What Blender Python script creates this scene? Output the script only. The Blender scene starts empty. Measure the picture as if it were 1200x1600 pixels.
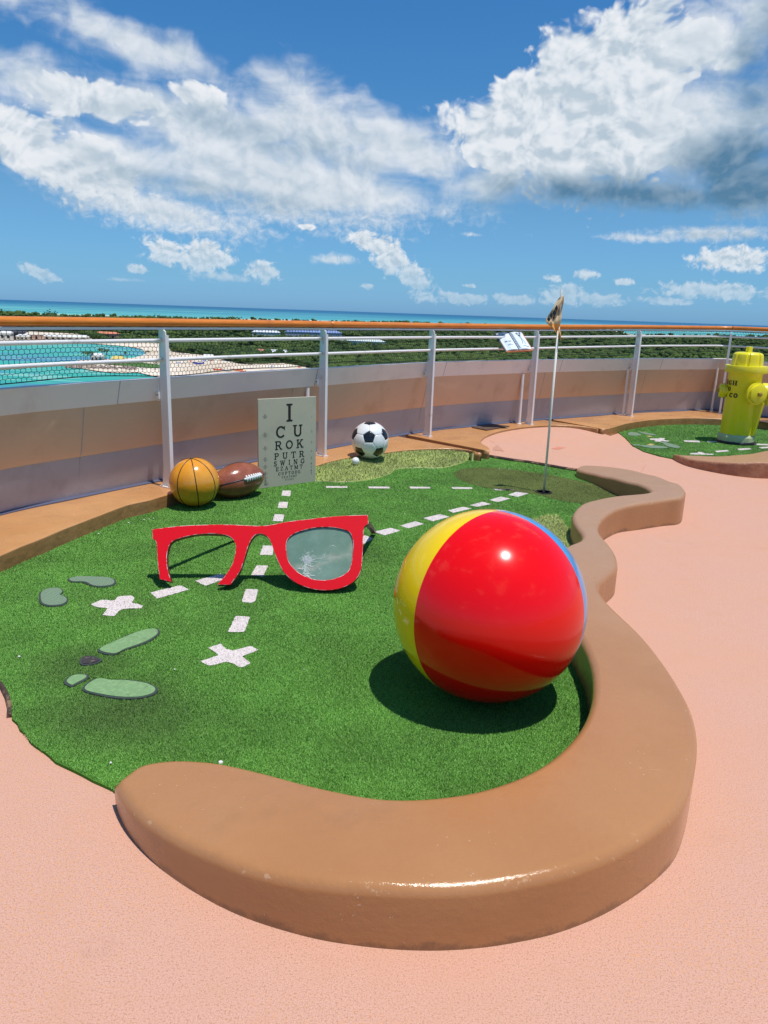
import bpy, bmesh, math, random
import numpy as np
from math import sin, cos, tan, atan, atan2, asin, acos, pi, radians, degrees, sqrt, hypot
from mathutils import Vector, Matrix
from mathutils.geometry import delaunay_2d_cdt
random.seed(7); RNG = np.random.default_rng(7)
SC = bpy.context.scene
COL = SC.collection

# ------------------------------------------------------------------ camera
F = 1180.0; CAM_H = 1.6
ROLL = atan(41/1200); PITCH = atan(312/F)
fw = np.array([0, cos(PITCH), -sin(PITCH)]); _r0 = np.array([1., 0, 0]); _u0 = np.cross(_r0, fw)
rt = cos(ROLL)*_r0 + sin(ROLL)*_u0; up = -sin(ROLL)*_r0 + cos(ROLL)*_u0
C0 = np.array([0, 0, CAM_H])
cam_d = bpy.data.cameras.new('camera'); cam = bpy.data.objects.new('camera', cam_d); COL.objects.link(cam)
cam.matrix_world = Matrix(((rt[0], up[0], -fw[0], 0), (rt[1], up[1], -fw[1], 0), (rt[2], up[2], -fw[2], CAM_H), (0, 0, 0, 1)))
cam_d.sensor_fit = 'VERTICAL'; cam_d.sensor_height = 24; cam_d.lens = 24*F/1600
cam_d.clip_start = 0.05; cam_d.clip_end = 200000
SC.camera = cam

def ray(x, y):
    d = fw*F + rt*(x-600) - up*(y-800)
    return d/np.linalg.norm(d)
def at(x, y, z=0.0):
    """point of the level plane z that the photograph shows at pixel x, y"""
    d = ray(x, y); return C0 + d*((z-CAM_H)/d[2])
def at_dist(x, y, D):
    d = ray(x, y); return C0 + d*(D/hypot(d[0], d[1]))
def at_y(x, y, Y):
    d = ray(x, y); return C0 + d*(Y/d[1])

# ------------------------------------------------------------------ light
SUN_EL, SUN_AZ = 75.5, 127.0
sdir = np.array([cos(radians(SUN_EL))*sin(radians(SUN_AZ)), cos(radians(SUN_EL))*cos(radians(SUN_AZ)), sin(radians(SUN_EL))])
sun_d = bpy.data.lights.new('sun', 'SUN'); sun_d.energy = 4.2; sun_d.angle = radians(0.55); sun_d.color = (1.0, 0.955, 0.89)
sun = bpy.data.objects.new('sun', sun_d); COL.objects.link(sun)
sun.rotation_euler = Vector(sdir).to_track_quat('Z', 'Y').to_euler(); sun.location = (3, -3, 12)
SC.view_settings.view_transform = 'Standard'; SC.view_settings.look = 'None'
SC.view_settings.exposure = 0; SC.view_settings.gamma = 1; SC.view_settings.use_curve_mapping = False
SC.render.resolution_x = 768; SC.render.resolution_y = 1024
SC.cycles.caustics_reflective = False; SC.cycles.caustics_refractive = False; SC.cycles.max_bounces = 8; SC.cycles.transparent_max_bounces = 8

# ------------------------------------------------------------------ node helper
def lin(r, g, b):
    f = lambda c: (c/255/12.92) if c/255 <= .04045 else ((c/255+.055)/1.055)**2.4
    return (f(r), f(g), f(b), 1.0)
class G:
    """small helper that writes shader nodes as expressions"""
    def __init__(s, tree): s.t = tree; s.n = tree.nodes; s.l = tree.links
    def node(s, kind, **kw):
        n = s.n.new(kind)
        for k, v in kw.items(): setattr(n, k, v)
        return n
    def put(s, sock, v):
        if v is None: return
        if hasattr(v, 'is_output') or isinstance(v, bpy.types.NodeSocket): s.l.new(v, sock)
        else: sock.default_value = v
    def m(s, op, a, b=None, c=None, clamp=False):
        n = s.node('ShaderNodeMath', operation=op, use_clamp=clamp)
        s.put(n.inputs[0], a); s.put(n.inputs[1], b); s.put(n.inputs[2], c)
        return n.outputs[0]
    def add(s, a, b): return s.m('ADD', a, b)
    def sub(s, a, b): return s.m('SUBTRACT', a, b)
    def mul(s, a, b): return s.m('MULTIPLY', a, b)
    def mx(s, a, b): return s.m('MAXIMUM', a, b)
    def smx(s, a, b, k): return s.m('SMOOTH_MAX', a, b, k)
    def sstep(s, v, lo, hi, a=0.0, b=1.0, kind='SMOOTHSTEP'):
        n = s.node('ShaderNodeMapRange', interpolation_type=kind)
        s.put(n.inputs[0], v); s.put(n.inputs[1], lo); s.put(n.inputs[2], hi); s.put(n.inputs[3], a); s.put(n.inputs[4], b)
        return n.outputs[0]
    def mix(s, f, a, b, blend='MIX'):
        n = s.node('ShaderNodeMix', data_type='RGBA', blend_type=blend)
        s.put(n.inputs[0], f); s.put(n.inputs[6], a); s.put(n.inputs[7], b)
        return n.outputs[2]
    def xyz(s, x, y, z):
        n = s.node('ShaderNodeCombineXYZ'); s.put(n.inputs[0], x); s.put(n.inputs[1], y); s.put(n.inputs[2], z); return n.outputs[0]
    def sep(s, v):
        n = s.node('ShaderNodeSeparateXYZ'); s.l.new(v, n.inputs[0]); return n.outputs
    def noise(s, v, scale, detail=4, rough=.5, dist=0.0, dims='3D', out=0):
        n = s.node('ShaderNodeTexNoise', noise_dimensions=dims)
        s.put(n.inputs['Vector'], v); n.inputs['Scale'].default_value = scale
        n.inputs['Detail'].default_value = detail; n.inputs['Roughness'].default_value = rough; n.inputs['Distortion'].default_value = dist
        return n.outputs[out]
    def voro(s, v, scale, feature='F1', out=0, rand=1.0, **kw):
        n = s.node('ShaderNodeTexVoronoi', feature=feature, **kw)
        s.put(n.inputs['Vector'], v); n.inputs['Scale'].default_value = scale; n.inputs['Randomness'].default_value = rand
        return n.outputs[out]
    def ramp(s, f, stops, interp='LINEAR'):
        n = s.node('ShaderNodeValToRGB'); n.color_ramp.interpolation = interp
        e = n.color_ramp.elements
        while len(e) < len(stops): e.new(0.5)
        for i, (p, c) in enumerate(stops): e[i].position = p; e[i].color = c
        s.l.new(f, n.inputs[0]); return n.outputs[0]
    def scale(s, v, sx, sy, sz):
        n = s.node('ShaderNodeMapping'); s.l.new(v, n.inputs[0]); n.inputs['Scale'].default_value = (sx, sy, sz); return n.outputs[0]
    def bump(s, h, strength=.3, dist=.01, normal=None):
        n = s.node('ShaderNodeBump'); n.inputs['Strength'].default_value = strength; n.inputs['Distance'].default_value = dist
        s.l.new(h, n.inputs['Height'])
        if normal is not None: s.l.new(normal, n.inputs['Normal'])
        return n.outputs[0]

# ------------------------------------------------------------------ sky with clouds
def azel(x, y):
    r = ray(x, y); return degrees(atan2(r[0], r[1])), degrees(asin(r[2]))
W = bpy.data.worlds.new('World'); SC.world = W; W.use_nodes = True
def build_world():
    t = W.node_tree; t.nodes.clear(); g = G(t)
    geo = g.node('ShaderNodeTexCoord'); d = geo.outputs['Generated']
    X, Y, Z = g.sep(d)
    u = g.mul(g.m('ARCTAN2', X, Y), 57.2958); v = g.mul(g.m('ARCSINE', Z), 57.2958)
    vx = g.mul(v, 1.15)
    def fields(du, dv):
        uu = g.add(u, du); vv = g.add(v, dv)
        P = g.xyz(uu, g.mul(vv, 1.25), 0.0)
        wn = g.node('ShaderNodeTexNoise', noise_dimensions='2D'); g.l.new(P, wn.inputs['Vector'])
        wn.inputs['Scale'].default_value = .22; wn.inputs['Detail'].default_value = 3
        ws = g.node('ShaderNodeVectorMath', operation='MULTIPLY_ADD')
        g.l.new(wn.outputs['Color'], ws.inputs[0]); ws.inputs[1].default_value = (3.2, 2.4, 0); ws.inputs[2].default_value = (-1.6, -1.2, 0)
        wa = g.node('ShaderNodeVectorMath', operation='ADD'); g.l.new(P, wa.inputs[0]); g.l.new(ws.outputs[0], wa.inputs[1])
        Pw = wa.outputs[0]
        n1 = g.noise(Pw, .33, 5, .52, 0.1, '2D')
        bill = g.sub(.55, g.voro(Pw, .85, 'SMOOTH_F1', voronoi_dimensions='2D'))
        bill2 = g.sub(.5, g.voro(Pw, 2.1, 'SMOOTH_F1', voronoi_dimensions='2D'))
        puff = g.add(g.mul(bill, .55), g.mul(bill2, .30))
        wisp = g.noise(g.scale(P, .22, .9, 1), .5, 4, .5, .5, '2D')
        return uu, vv, n1, puff, wisp
    # ellipses in picture pixels: cx, cy, rx, ry, rot(deg, clockwise), weight, kind  (p puffy, s smooth layer)
    E_ = [(210,70,260,48,9,.85,'s'), (50,130,120,70,0,.8,'s'), (150,160,150,42,6,.85,'p'), (55,225,75,62,10,.95,'p'), (130,262,120,60,15,.95,'p'),
          (310,150,60,28,10,.7,'p'), (330,205,230,72,4,1.15,'s'), (500,205,180,84,16,1.25,'s'), (420,285,330,66,3,1.25,'s'), (250,330,210,44,7,1.0,'s'), (640,230,120,56,18,1.1,'s'), (180,255,170,70,8,1.1,'s'),
          (560,300,130,30,10,.8,'s'), (760,290,120,40,-6,.9,'s'),
          (900,110,80,75,-10,1.1,'p'), (985,110,140,100,-15,1.2,'p'), (1100,70,150,90,-10,1.15,'s'), (830,160,80,60,0,1.1,'p'), (790,215,95,70,10,1.1,'p'),
          (930,215,170,95,0,1.3,'p'), (1100,210,180,120,0,1.3,'s'), (940,295,260,38,2,1.1,'s'), (1190,290,160,60,0,1.1,'s'), (1190,20,110,70,0,1.0,'s'),
          (1100,366,190,20,-2,.62,'s'), (1000,372,110,12,0,.6,'s'), (1150,405,80,24,0,.8,'p'), (1110,455,110,16,0,.8,'p'),
          (255,392,42,26,0,.75,'p'), (318,402,48,30,0,.95,'p'), (350,432,70,10,0,.75,'s'), (412,424,32,18,0,.8,'p'), (60,426,40,12,22,.75,'p'), (212,420,20,9,0,.7,'p'), (190,437,50,6,0,.5,'s'),
          (565,372,28,18,25,.85,'p'), (605,398,42,26,35,1.0,'p'), (648,436,42,22,40,.95,'p'), (520,405,60,16,0,.5,'s'), (480,354,20,6,0,.6,'p'),
          (720,466,46,12,0,.75,'p'), (810,468,60,10,0,.75,'p'), (880,462,38,18,0,.85,'p'), (935,468,46,12,0,.8,'p'), (917,430,20,10,0,.75,'p'), (866,434,18,8,0,.7,'p'), (975,440,18,8,0,.7,'p'), (1040,470,50,8,0,.6,'p'), (735,366,28,7,0,.5,'s'),(575,448,14,6,0,.6,'p'),(735,447,12,5,0,.5,'p')]
    def ell(uu, vv, cx, cy, rx, ry, rot):
        a, e = azel(cx, cy); a1, e1 = azel(cx+rx, cy); a2, e2 = azel(cx, cy-ry)
        A = max(.3, hypot(a1-a, e1-e)); B = max(.2, hypot(a2-a, e2-e))
        th = radians(-rot - 2)
        dx = g.sub(uu, a); dy = g.sub(vv, e)
        p = g.m('MULTIPLY_ADD', dx, cos(th)/A, g.mul(dy, sin(th)/A)); q = g.m('MULTIPLY_ADD', dx, -sin(th)/B, g.mul(dy, cos(th)/B))
        return g.sub(1.0, g.m('SQRT', g.add(g.mul(p, p), g.mul(q, q))))
    lows = []
    def density(du, dv, first=False):
        uu, vv, n1, puff, wisp = fields(du, dv)
        accp = None; accs = None
        for cx, cy, rx, ry, rot, w, k in E_:
            e = ell(uu, vv, cx, cy, rx, ry, rot)
            e = g.m('MULTIPLY_ADD', e, 1.0, (w-1.0)*.55)
            if k == 'p': accp = e if accp is None else g.smx(accp, e, .12)
            else: accs = e if accs is None else g.smx(accs, e, .12)
        # small clouds near the horizon get finer billows
        P2 = g.xyz(g.mul(uu, 2.6), g.mul(vv, 3.0), 0.0)
        n2 = g.noise(P2, .5, 6, .62, .3, '2D')
        n2b = g.noise(g.xyz(g.add(g.mul(uu, 2.6), .35), g.add(g.mul(vv, 3.0), .75), 0.0), .5, 4, .6, .3, '2D')
        lows.append(g.sub(n2, n2b))
        near = g.sstep(vv, 5.0, 9.0)
        nn = g.add(g.mul(n1, near), g.mul(n2, g.sub(1.0, near)))
        dp = g.add(accp, g.add(g.mul(g.sub(nn, .5), 1.6), g.mul(puff, .8)))
        ds = g.add(accs, g.add(g.mul(g.sub(nn, .5), 1.15), g.mul(g.sub(wisp, .5), .75)))
        # clouds over the rest of the sky, outside the picture
        gen = g.mul(g.m('MULTIPLY_ADD', g.sstep(g.noise(g.xyz(g.mul(uu, .45), g.mul(vv, .8), 3.0), .11, 4, .55), .50, .64, -1.0, .35), 1.0, g.mul(g.sub(nn, .5), 1.2)), 1.0)
        outside = g.m('MAXIMUM', g.sstep(g.m('ABSOLUTE', uu), 29.0, 38.0), g.sstep(vv, 22.0, 30.0))
        gen = g.add(gen, g.mul(g.sub(outside, 1.0), 4.0))
        dp = g.mx(dp, gen)
        return dp, ds, near, nn, puff
    dp, ds, near, n1, puff = density(0.0, 0.0)
    dp = g.add(dp, g.mul(g.sub(1.0, near), .10))
    _, v2, n1u, puffu, _ = fields(.40, .70)
    hard = g.sstep(dp, .05, g.add(.42, g.mul(g.sub(1.0, near), .16)))
    soft = g.sstep(ds, -.05, .80)
    alpha = g.m('MAXIMUM', hard, g.mul(soft, .93))
    isp = g.sstep(g.sub(dp, ds), -.1, .5)
    rel = g.add(g.mul(g.add(g.mul(g.sub(n1, n1u), 1.7), g.mul(g.sub(puff, puffu), 1.0)), near), g.mul(g.mul(lows[0], 1.7), g.sub(1.0, near)))
    rels = g.mul(rel, g.sstep(isp, 0, 1, .45, 1.0))
    lit = g.sstep(rels, -.42, .42)
    depth = g.sstep(g.mx(dp, ds), .25, 1.5)
    # the grey flat base of the big cloud, and the greyer heart of the left one
    base = None
    for cx, cy, rx, ry, rot, w in [(1010,312,380,50,1,1.15), (1180,275,190,100,0,1.15), (870,330,200,22,3,.8), (1190,110,70,150,0,.75), (330,300,260,26,4,.42), (420,215,220,30,10,.36), (60,320,120,34,0,.4), (1150,370,160,12,0,.35)]:
        e = g.mul(g.sstep(g.add(ell(u, v, cx, cy, rx, ry, rot), g.mul(g.sub(n1, .5), .5)), -.15, .75), w)
        base = e if base is None else g.m('MAXIMUM', base, e)
    shade = g.m('SUBTRACT', 1.0, g.add(g.mul(lit, 1.0), 0.0))
    tone = g.m('ADD', g.mul(shade, .42), g.add(g.mul(base, .62), g.mul(depth, .10)), clamp=True)
    low = g.sub(1.0, g.sstep(v, 0.5, 7.0))
    ccol = g.ramp(tone, [(0, lin(238, 241, 246)), (.25, lin(214, 223, 232)), (.5, lin(178, 196, 211)), (1, lin(88, 128, 158))])
    ccol = g.mix(g.mul(low, .42), ccol, lin(160, 200, 224))
    sky = g.node('ShaderNodeTexSky', sky_type='NISHITA'); sky.sun_disc = False
    sky.sun_elevation = radians(SUN_EL); sky.sun_rotation = radians(SUN_AZ); sky.altitude = 60; sky.air_density = 1.0; sky.dust_density = .35; sky.ozone_density = 2.0
    SK = .10
    # clouds are given in picture values, the sky in its own physical ones times SK
    cl = g.node('ShaderNodeVectorMath', operation='SCALE'); g.l.new(ccol, cl.inputs[0]); cl.inputs['Scale'].default_value = 1.0/SK
    tint = g.mix(1.0, sky.outputs[0], g.ramp(g.sstep(v, 0.0, 24.0, kind='LINEAR'), [(0, (.33, .72, 1.52, 1)), (.10, (.36, .72, 1.22, 1)), (.3, (.44, .78, 1.07, 1)), (.6, (.36, .80, 1.13, 1)), (1, (.29, .81, 1.24, 1))]), 'MULTIPLY')
    col = g.mix(g.mul(alpha, g.sstep(v, 0.2, 4.5, .45, 1.0)), tint, cl.outputs[0])
    bg = g.node('ShaderNodeBackground'); g.l.new(col, bg.inputs[0]); bg.inputs[1].default_value = SK
    out = g.node('ShaderNodeOutputWorld'); g.l.new(bg.outputs[0], out.inputs[0])
build_world()
W.cycles.sampling_method = 'MANUAL'; W.cycles.sample_map_resolution = 512

# ------------------------------------------------------------------ materials
MATS = {}
def mat(name, col=None, rough=.5, spec=.5, metal=0, coat=0, coat_rough=.03, fn=None, **kw):
    if name in MATS: return MATS[name]
    m = bpy.data.materials.new(name); m.use_nodes = True; t = m.node_tree; g = G(t)
    b = t.nodes['Principled BSDF']
    if col is not None: b.inputs['Base Color'].default_value = (*col[:3], 1)
    b.inputs['Roughness'].default_value = rough; b.inputs['Specular IOR Level'].default_value = spec
    b.inputs['Metallic'].default_value = metal; b.inputs['Coat Weight'].default_value = coat; b.inputs['Coat Roughness'].default_value = coat_rough
    for k, v in kw.items(): b.inputs[k.replace('_', ' ')].default_value = v
    if fn: fn(g, b)
    MATS[name] = m; return m
def pos(g): return g.node('ShaderNodeNewGeometry').outputs['Position']
def objc(g): return g.node('ShaderNodeTexCoord').outputs['Object']
def worn(c1, c2, scale, lo=.55, hi=.7, bump=.0, bscale=60, bdist=.002, fine=.06, rnoise=0.0, rough=.4):
    """paint c1 with patches of c2, slight tone drift, fine bump"""
    def fn(g, b):
        p = objc(g); n = g.noise(p, scale, 8, .62)
        f = g.sstep(n, lo, hi)
        drift = g.noise(p, scale*.3, 3, .5)
        base = g.mix(f, c1, c2)
        dark = g.sstep(drift, .3, .7, 1-fine, 1+fine)
        cc = g.node('ShaderNodeVectorMath', operation='SCALE'); g.l.new(base, cc.inputs[0]); g.l.new(dark, cc.inputs['Scale'])
        g.l.new(cc.outputs[0], b.inputs['Base Color'])
        if rnoise: g.l.new(g.sstep(g.noise(p, scale*2, 5, .6), .3, .7, rough-rnoise, rough+rnoise), b.inputs['Roughness'])
        if bump: g.l.new(g.bump(g.noise(p, bscale, 5, .6), bump, bdist), b.inputs['Normal'])
    return fn

def fn_deck(g, b):
    p = pos(g)
    sp = g.voro(p, 210, 'F1'); sp2 = g.noise(p, 320, 3, .7)
    big = g.noise(p, .9, 5, .6); mid = g.noise(p, 6, 6, .65)
    c = g.ramp(sp2, [(.30, (.40, .19, .115, 1)), (.47, (.60, .335, .245, 1)), (.60, (.66, .385, .285, 1)), (.8, (.70, .46, .34, 1))])
    flec = g.sstep(g.noise(p, 185, 3, .6), .545, .62)
    c = g.mix(g.mul(flec, .50), c, (.34, .15, .05, 1))
    c = g.mix(g.sstep(mid, .45, .75, 0, .30), c, (.56, .30, .18, 1))
    c = g.mix(g.sstep(big, .42, .68, 0, .28), c, (.62, .31, .20, 1))
    ora = g.mul(g.sstep(g.noise(p, 95, 3, .6), .56, .62), g.sstep(g.noise(p, 1.4, 4, .6), .42, .62)); c = g.mix(g.mul(ora, .55), c, (.66, .33, .12, 1))
    dirt = g.sstep(g.noise(g.scale(p, 1, 1, 1), 2.3, 8, .7), .58, .75, 0, .30)
    c = g.mix(dirt, c, (.36, .21, .15, 1))
    g.l.new(c, b.inputs['Base Color'])
    h = g.add(g.mul(sp, .6), g.noise(p, 260, 2, .5))
    g.l.new(g.bump(h, .35, .002), b.inputs['Normal'])
M_DECK = mat('pink_deck_coating', rough=.75, spec=.25, fn=fn_deck)

def fn_curb(g, b):
    p = pos(g)
    n = g.noise(p, 1.6, 5, .6)
    c = g.mix(g.sstep(n, .35, .7), (.415, .190, .070, 1), (.450, .215, .084, 1))
    X, Y, Z = g.sep(p)
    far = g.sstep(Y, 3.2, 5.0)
    c = g.mix(g.mul(far, g.sstep(g.sep(g.node('ShaderNodeNewGeometry').outputs['Normal'])[2], .3, .8, .15, .7)), c, (.40, .25, .155, 1))  # far tops paler than sides: grazing sunlight put into the paint colour
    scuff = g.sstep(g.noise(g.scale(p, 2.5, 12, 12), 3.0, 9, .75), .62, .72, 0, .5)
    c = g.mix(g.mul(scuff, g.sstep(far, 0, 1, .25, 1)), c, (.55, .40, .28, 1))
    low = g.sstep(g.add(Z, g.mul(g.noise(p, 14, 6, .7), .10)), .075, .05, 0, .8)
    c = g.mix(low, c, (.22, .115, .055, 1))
    # worn edge chips near the free end
    nx = g.node('ShaderNodeNewGeometry').outputs['Normal']
    nz = g.sep(nx)[2]
    edge = g.mul(g.sstep(nz, .95, .6), g.sstep(nz, .05, .3))
    chip = g.mul(edge, g.sstep(g.noise(g.scale(p, 1, 1, 1), 22, 8, .75), .58, .64))
    c = g.mix(g.mul(chip, .7), c, (.58, .36, .20, 1))
    cr = g.sstep(g.voro(g.scale(p, 1, 1, 1), 7.0, 'DISTANCE_TO_EDGE'), 0.0, .012, 1, 0)
    crm = g.mul(cr, g.sstep(g.noise(p, 2.2, 2, .5), .55, .62))
    c = g.mix(g.mul(crm, .10), c, (.25, .12, .05, 1))
    g.l.new(c, b.inputs['Base Color'])
    ro = g.sstep(g.noise(p, 5, 5, .6), .3, .7, .11, .22)
    g.l.new(g.m('MULTIPLY_ADD', far, .25, ro), b.inputs['Roughness'])
    h = g.add(g.mul(g.noise(p, 34, 6, .66), .50), g.mul(g.noise(p, 6, 2, .5), .35))
    spk = g.mul(g.sstep(g.noise(p, 75, 3, .6), .70, .73), g.sstep(g.noise(p, 3, 3, .6), .48, .6)); c = g.mix(g.mul(spk, .7), c, (.66, .52, .38, 1))
    scr = g.mul(g.sstep(g.noise(g.scale(p, 1.0, 14, 1), 6, 5, .7), .66, .685), g.sstep(g.noise(p, 2.5, 2, .5), .52, .6)); c = g.mix(g.mul(scr, .35), c, (.62, .42, .25, 1))
    grime = g.mul(g.sstep(g.noise(p, 3.3, 7, .7), .55, .72), .22); c = g.mix(grime, c, (.27, .135, .055, 1)); g.l.new(c, b.inputs['Base Color'])
    h = g.sub(h, g.mul(crm, .05))
    g.l.new(g.bump(h, .42, .010), b.inputs['Normal'])
M_CURB = mat('brown_gloss_paint', rough=.25, spec=.5, fn=fn_curb)

def fn_plat(g, b):
    p = pos(g)
    n = g.noise(p, 1.2, 6, .62)
    c = g.mix(g.sstep(n, .35, .7), (.50, .24, .085, 1), (.58, .30, .12, 1))
    c = g.mix(g.sstep(g.noise(g.scale(p, 1, 3, 1), 3.5, 8, .7), .55, .75, 0, .35), c, (.36, .17, .08, 1))
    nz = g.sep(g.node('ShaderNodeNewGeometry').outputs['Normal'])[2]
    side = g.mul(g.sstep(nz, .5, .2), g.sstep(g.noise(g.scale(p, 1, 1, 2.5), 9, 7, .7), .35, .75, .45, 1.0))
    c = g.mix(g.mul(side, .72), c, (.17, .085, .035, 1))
    g.l.new(c, b.inputs['Base Color'])
    g.l.new(g.sstep(g.noise(p, 3, 4, .6), .3, .7, .22, .42), b.inputs['Roughness'])
    g.l.new(g.bump(g.add(g.noise(p, 20, 6, .6), g.noise(p, 4, 3, .5)), .35, .010), b.inputs['Normal'])
M_PLAT = mat('orange_brown_paint', rough=.3, spec=.5, fn=fn_plat)

def turf_fn(cols, dark=None, scale=1.0, fibre=True, lift=1.0):
    def fn(g, b):
        p = pos(g)
        n = g.noise(p, 420*scale, 2, .6)
        c = g.ramp(n, [(.30, cols[0]), (.5, cols[1]), (.68, cols[2])])
        big = g.noise(p, 1.7, 5, .6)
        tone = g.sstep(big, .3, .7, .80, 1.15)
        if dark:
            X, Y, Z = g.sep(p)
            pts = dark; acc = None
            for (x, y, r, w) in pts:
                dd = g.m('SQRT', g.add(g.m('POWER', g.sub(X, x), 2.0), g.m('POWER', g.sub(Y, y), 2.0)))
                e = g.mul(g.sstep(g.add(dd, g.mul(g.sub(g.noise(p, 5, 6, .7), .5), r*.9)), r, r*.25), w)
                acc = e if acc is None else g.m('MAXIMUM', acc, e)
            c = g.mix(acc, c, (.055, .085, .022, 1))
        cc = g.node('ShaderNodeVectorMath', operation='SCALE'); g.l.new(c, cc.inputs[0]); g.l.new(tone, cc.inputs['Scale'])
        g.l.new(cc.outputs[0], b.inputs['Base Color'])
        if fibre:
            # thin fibres scatter light like a soft pile: bend the shading normal upwards
            va = g.node('ShaderNodeVectorMath', operation='ADD'); g.l.new(g.node('ShaderNodeNewGeometry').outputs['Normal'], va.inputs[0]); va.inputs[1].default_value = (0, 0, lift)
            vn = g.node('ShaderNodeVectorMath', operation='NORMALIZE'); g.l.new(va.outputs[0], vn.inputs[0]); g.l.new(vn.outputs[0], b.inputs['Normal'])
    return fn
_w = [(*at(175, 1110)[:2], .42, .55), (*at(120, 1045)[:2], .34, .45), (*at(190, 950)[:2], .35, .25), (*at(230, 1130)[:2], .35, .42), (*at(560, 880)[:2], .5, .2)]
M_TURF = mat('green_turf_fibre', rough=.55, spec=.25, fn=turf_fn([(.022, .085, .006, 1), (.110, .325, .030, 1), (.36, .66, .17, 1)], _w))
M_TURFB = mat('turf_backing', rough=.9, spec=.1, fn=turf_fn([(.035, .10, .010, 1), (.06, .17, .020, 1), (.10, .26, .04, 1)], _w, fibre=False))
M_ROUGH = mat('yellow_green_rough_fibre', rough=.5, spec=.3, fn=turf_fn([(.07, .13, .018, 1), (.32, .42, .085, 1), (.80, .80, .34, 1)]))
M_OLIVE = mat('olive_putting_fibre', rough=.7, spec=.15, fn=turf_fn([(.10, .13, .030, 1), (.155, .19, .052, 1), (.23, .26, .09, 1)]))
M_OLIVEB = mat('olive_backing', rough=.9, spec=.1, fn=turf_fn([(.08, .11, .026, 1), (.11, .14, .036, 1), (.14, .17, .05, 1)], fibre=False))
M_WHITEF = mat('white_turf_fibre', rough=.6, spec=.2, fn=turf_fn([(.56, .49, .45, 1), (.68, .60, .56, 1), (.76, .69, .65, 1)], lift=4.0))
M_WHITEB = mat('white_turf_backing', (.68, .605, .57), rough=.9)
M_METALW = mat('white_marine_paint', rough=.3, spec=.5, fn=worn((.80, .77, .76, 1), (.50, .47, .45, 1), 7, .58, .75, .1, 40, .002, .04))
M_FLANGE = mat('pale_wall_paint', rough=.4, fn=worn((.88, .79, .73, 1), (.78, .68, .62, 1), 3, .5, .75, .25, 10, .01, .05))
M_TAN = mat('cream_wall_paint', rough=.5, fn=worn((.70, .46, .30, 1), (.60, .38, .24, 1), 2.2, .5, .72, .3, 8, .012, .06))
M_GREY = mat('grey_wall_paint', rough=.5, fn=worn((.40, .40, .43, 1), (.34, .33, .36, 1), 2.5, .5, .72, .3, 9, .010, .06))
M_GUTTER = mat('blue_grey_gutter_paint', (.10, .11, .17), rough=.4)
def fn_teak(g, b):
    p = objc(g); n = g.noise(g.scale(p, 2, 2, 40), 3, 6, .6)
    c = g.mix(g.sstep(n, .3, .7), (.62, .17, .014, 1), (.74, .24, .03, 1))
    g.l.new(g.mix(g.sstep(g.noise(p, 2, 4, .6), .5, .7, 0, .5), c, (.42, .12, .02, 1)), b.inputs['Base Color'])
M_TEAK = mat('varnished_teak', rough=.35, spec=.4, coat=.15, coat_rough=.15, fn=fn_teak)
M_NET = mat('dark_net_cord', (.03, .045, .05), rough=.8)
M_BLACK = mat('black_paint', (.012, .011, .012), rough=.35)
M_DARK = mat('dark_gap', (.02, .017, .015), rough=.9)

# ------------------------------------------------------------------ mesh helpers
def tagg(o, label=None, cat=None, group=None, kind=None):
    if label: o['label'] = label
    if cat: o['category'] = cat
    if group: o['group'] = group
    if kind: o['kind'] = kind
    return o
def empty(name, loc, label=None, cat=None, group=None, rz=0):
    o = bpy.data.objects.new(name, None); COL.objects.link(o); o.location = loc; o.rotation_euler = (0, 0, rz)
    o.empty_display_size = .1
    return tagg(o, label, cat, group)
def link(name, me, m=None, parent=None, smooth=False):
    if m is not None:
        for k in (m if isinstance(m, (list, tuple)) else [m]): me.materials.append(k)
    if smooth: me.shade_smooth()
    o = bpy.data.objects.new(name, me); COL.objects.link(o)
    if parent is not None: o.parent = parent
    return o
def mesh(name, v, f, m=None, parent=None, smooth=False, mi=None):
    me = bpy.data.meshes.new(name); me.from_pydata([tuple(map(float, p)) for p in v], [], f)
    if mi is not None: me.polygons.foreach_set('material_index', mi)
    me.update(); return link(name, me, m, parent, smooth)
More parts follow.
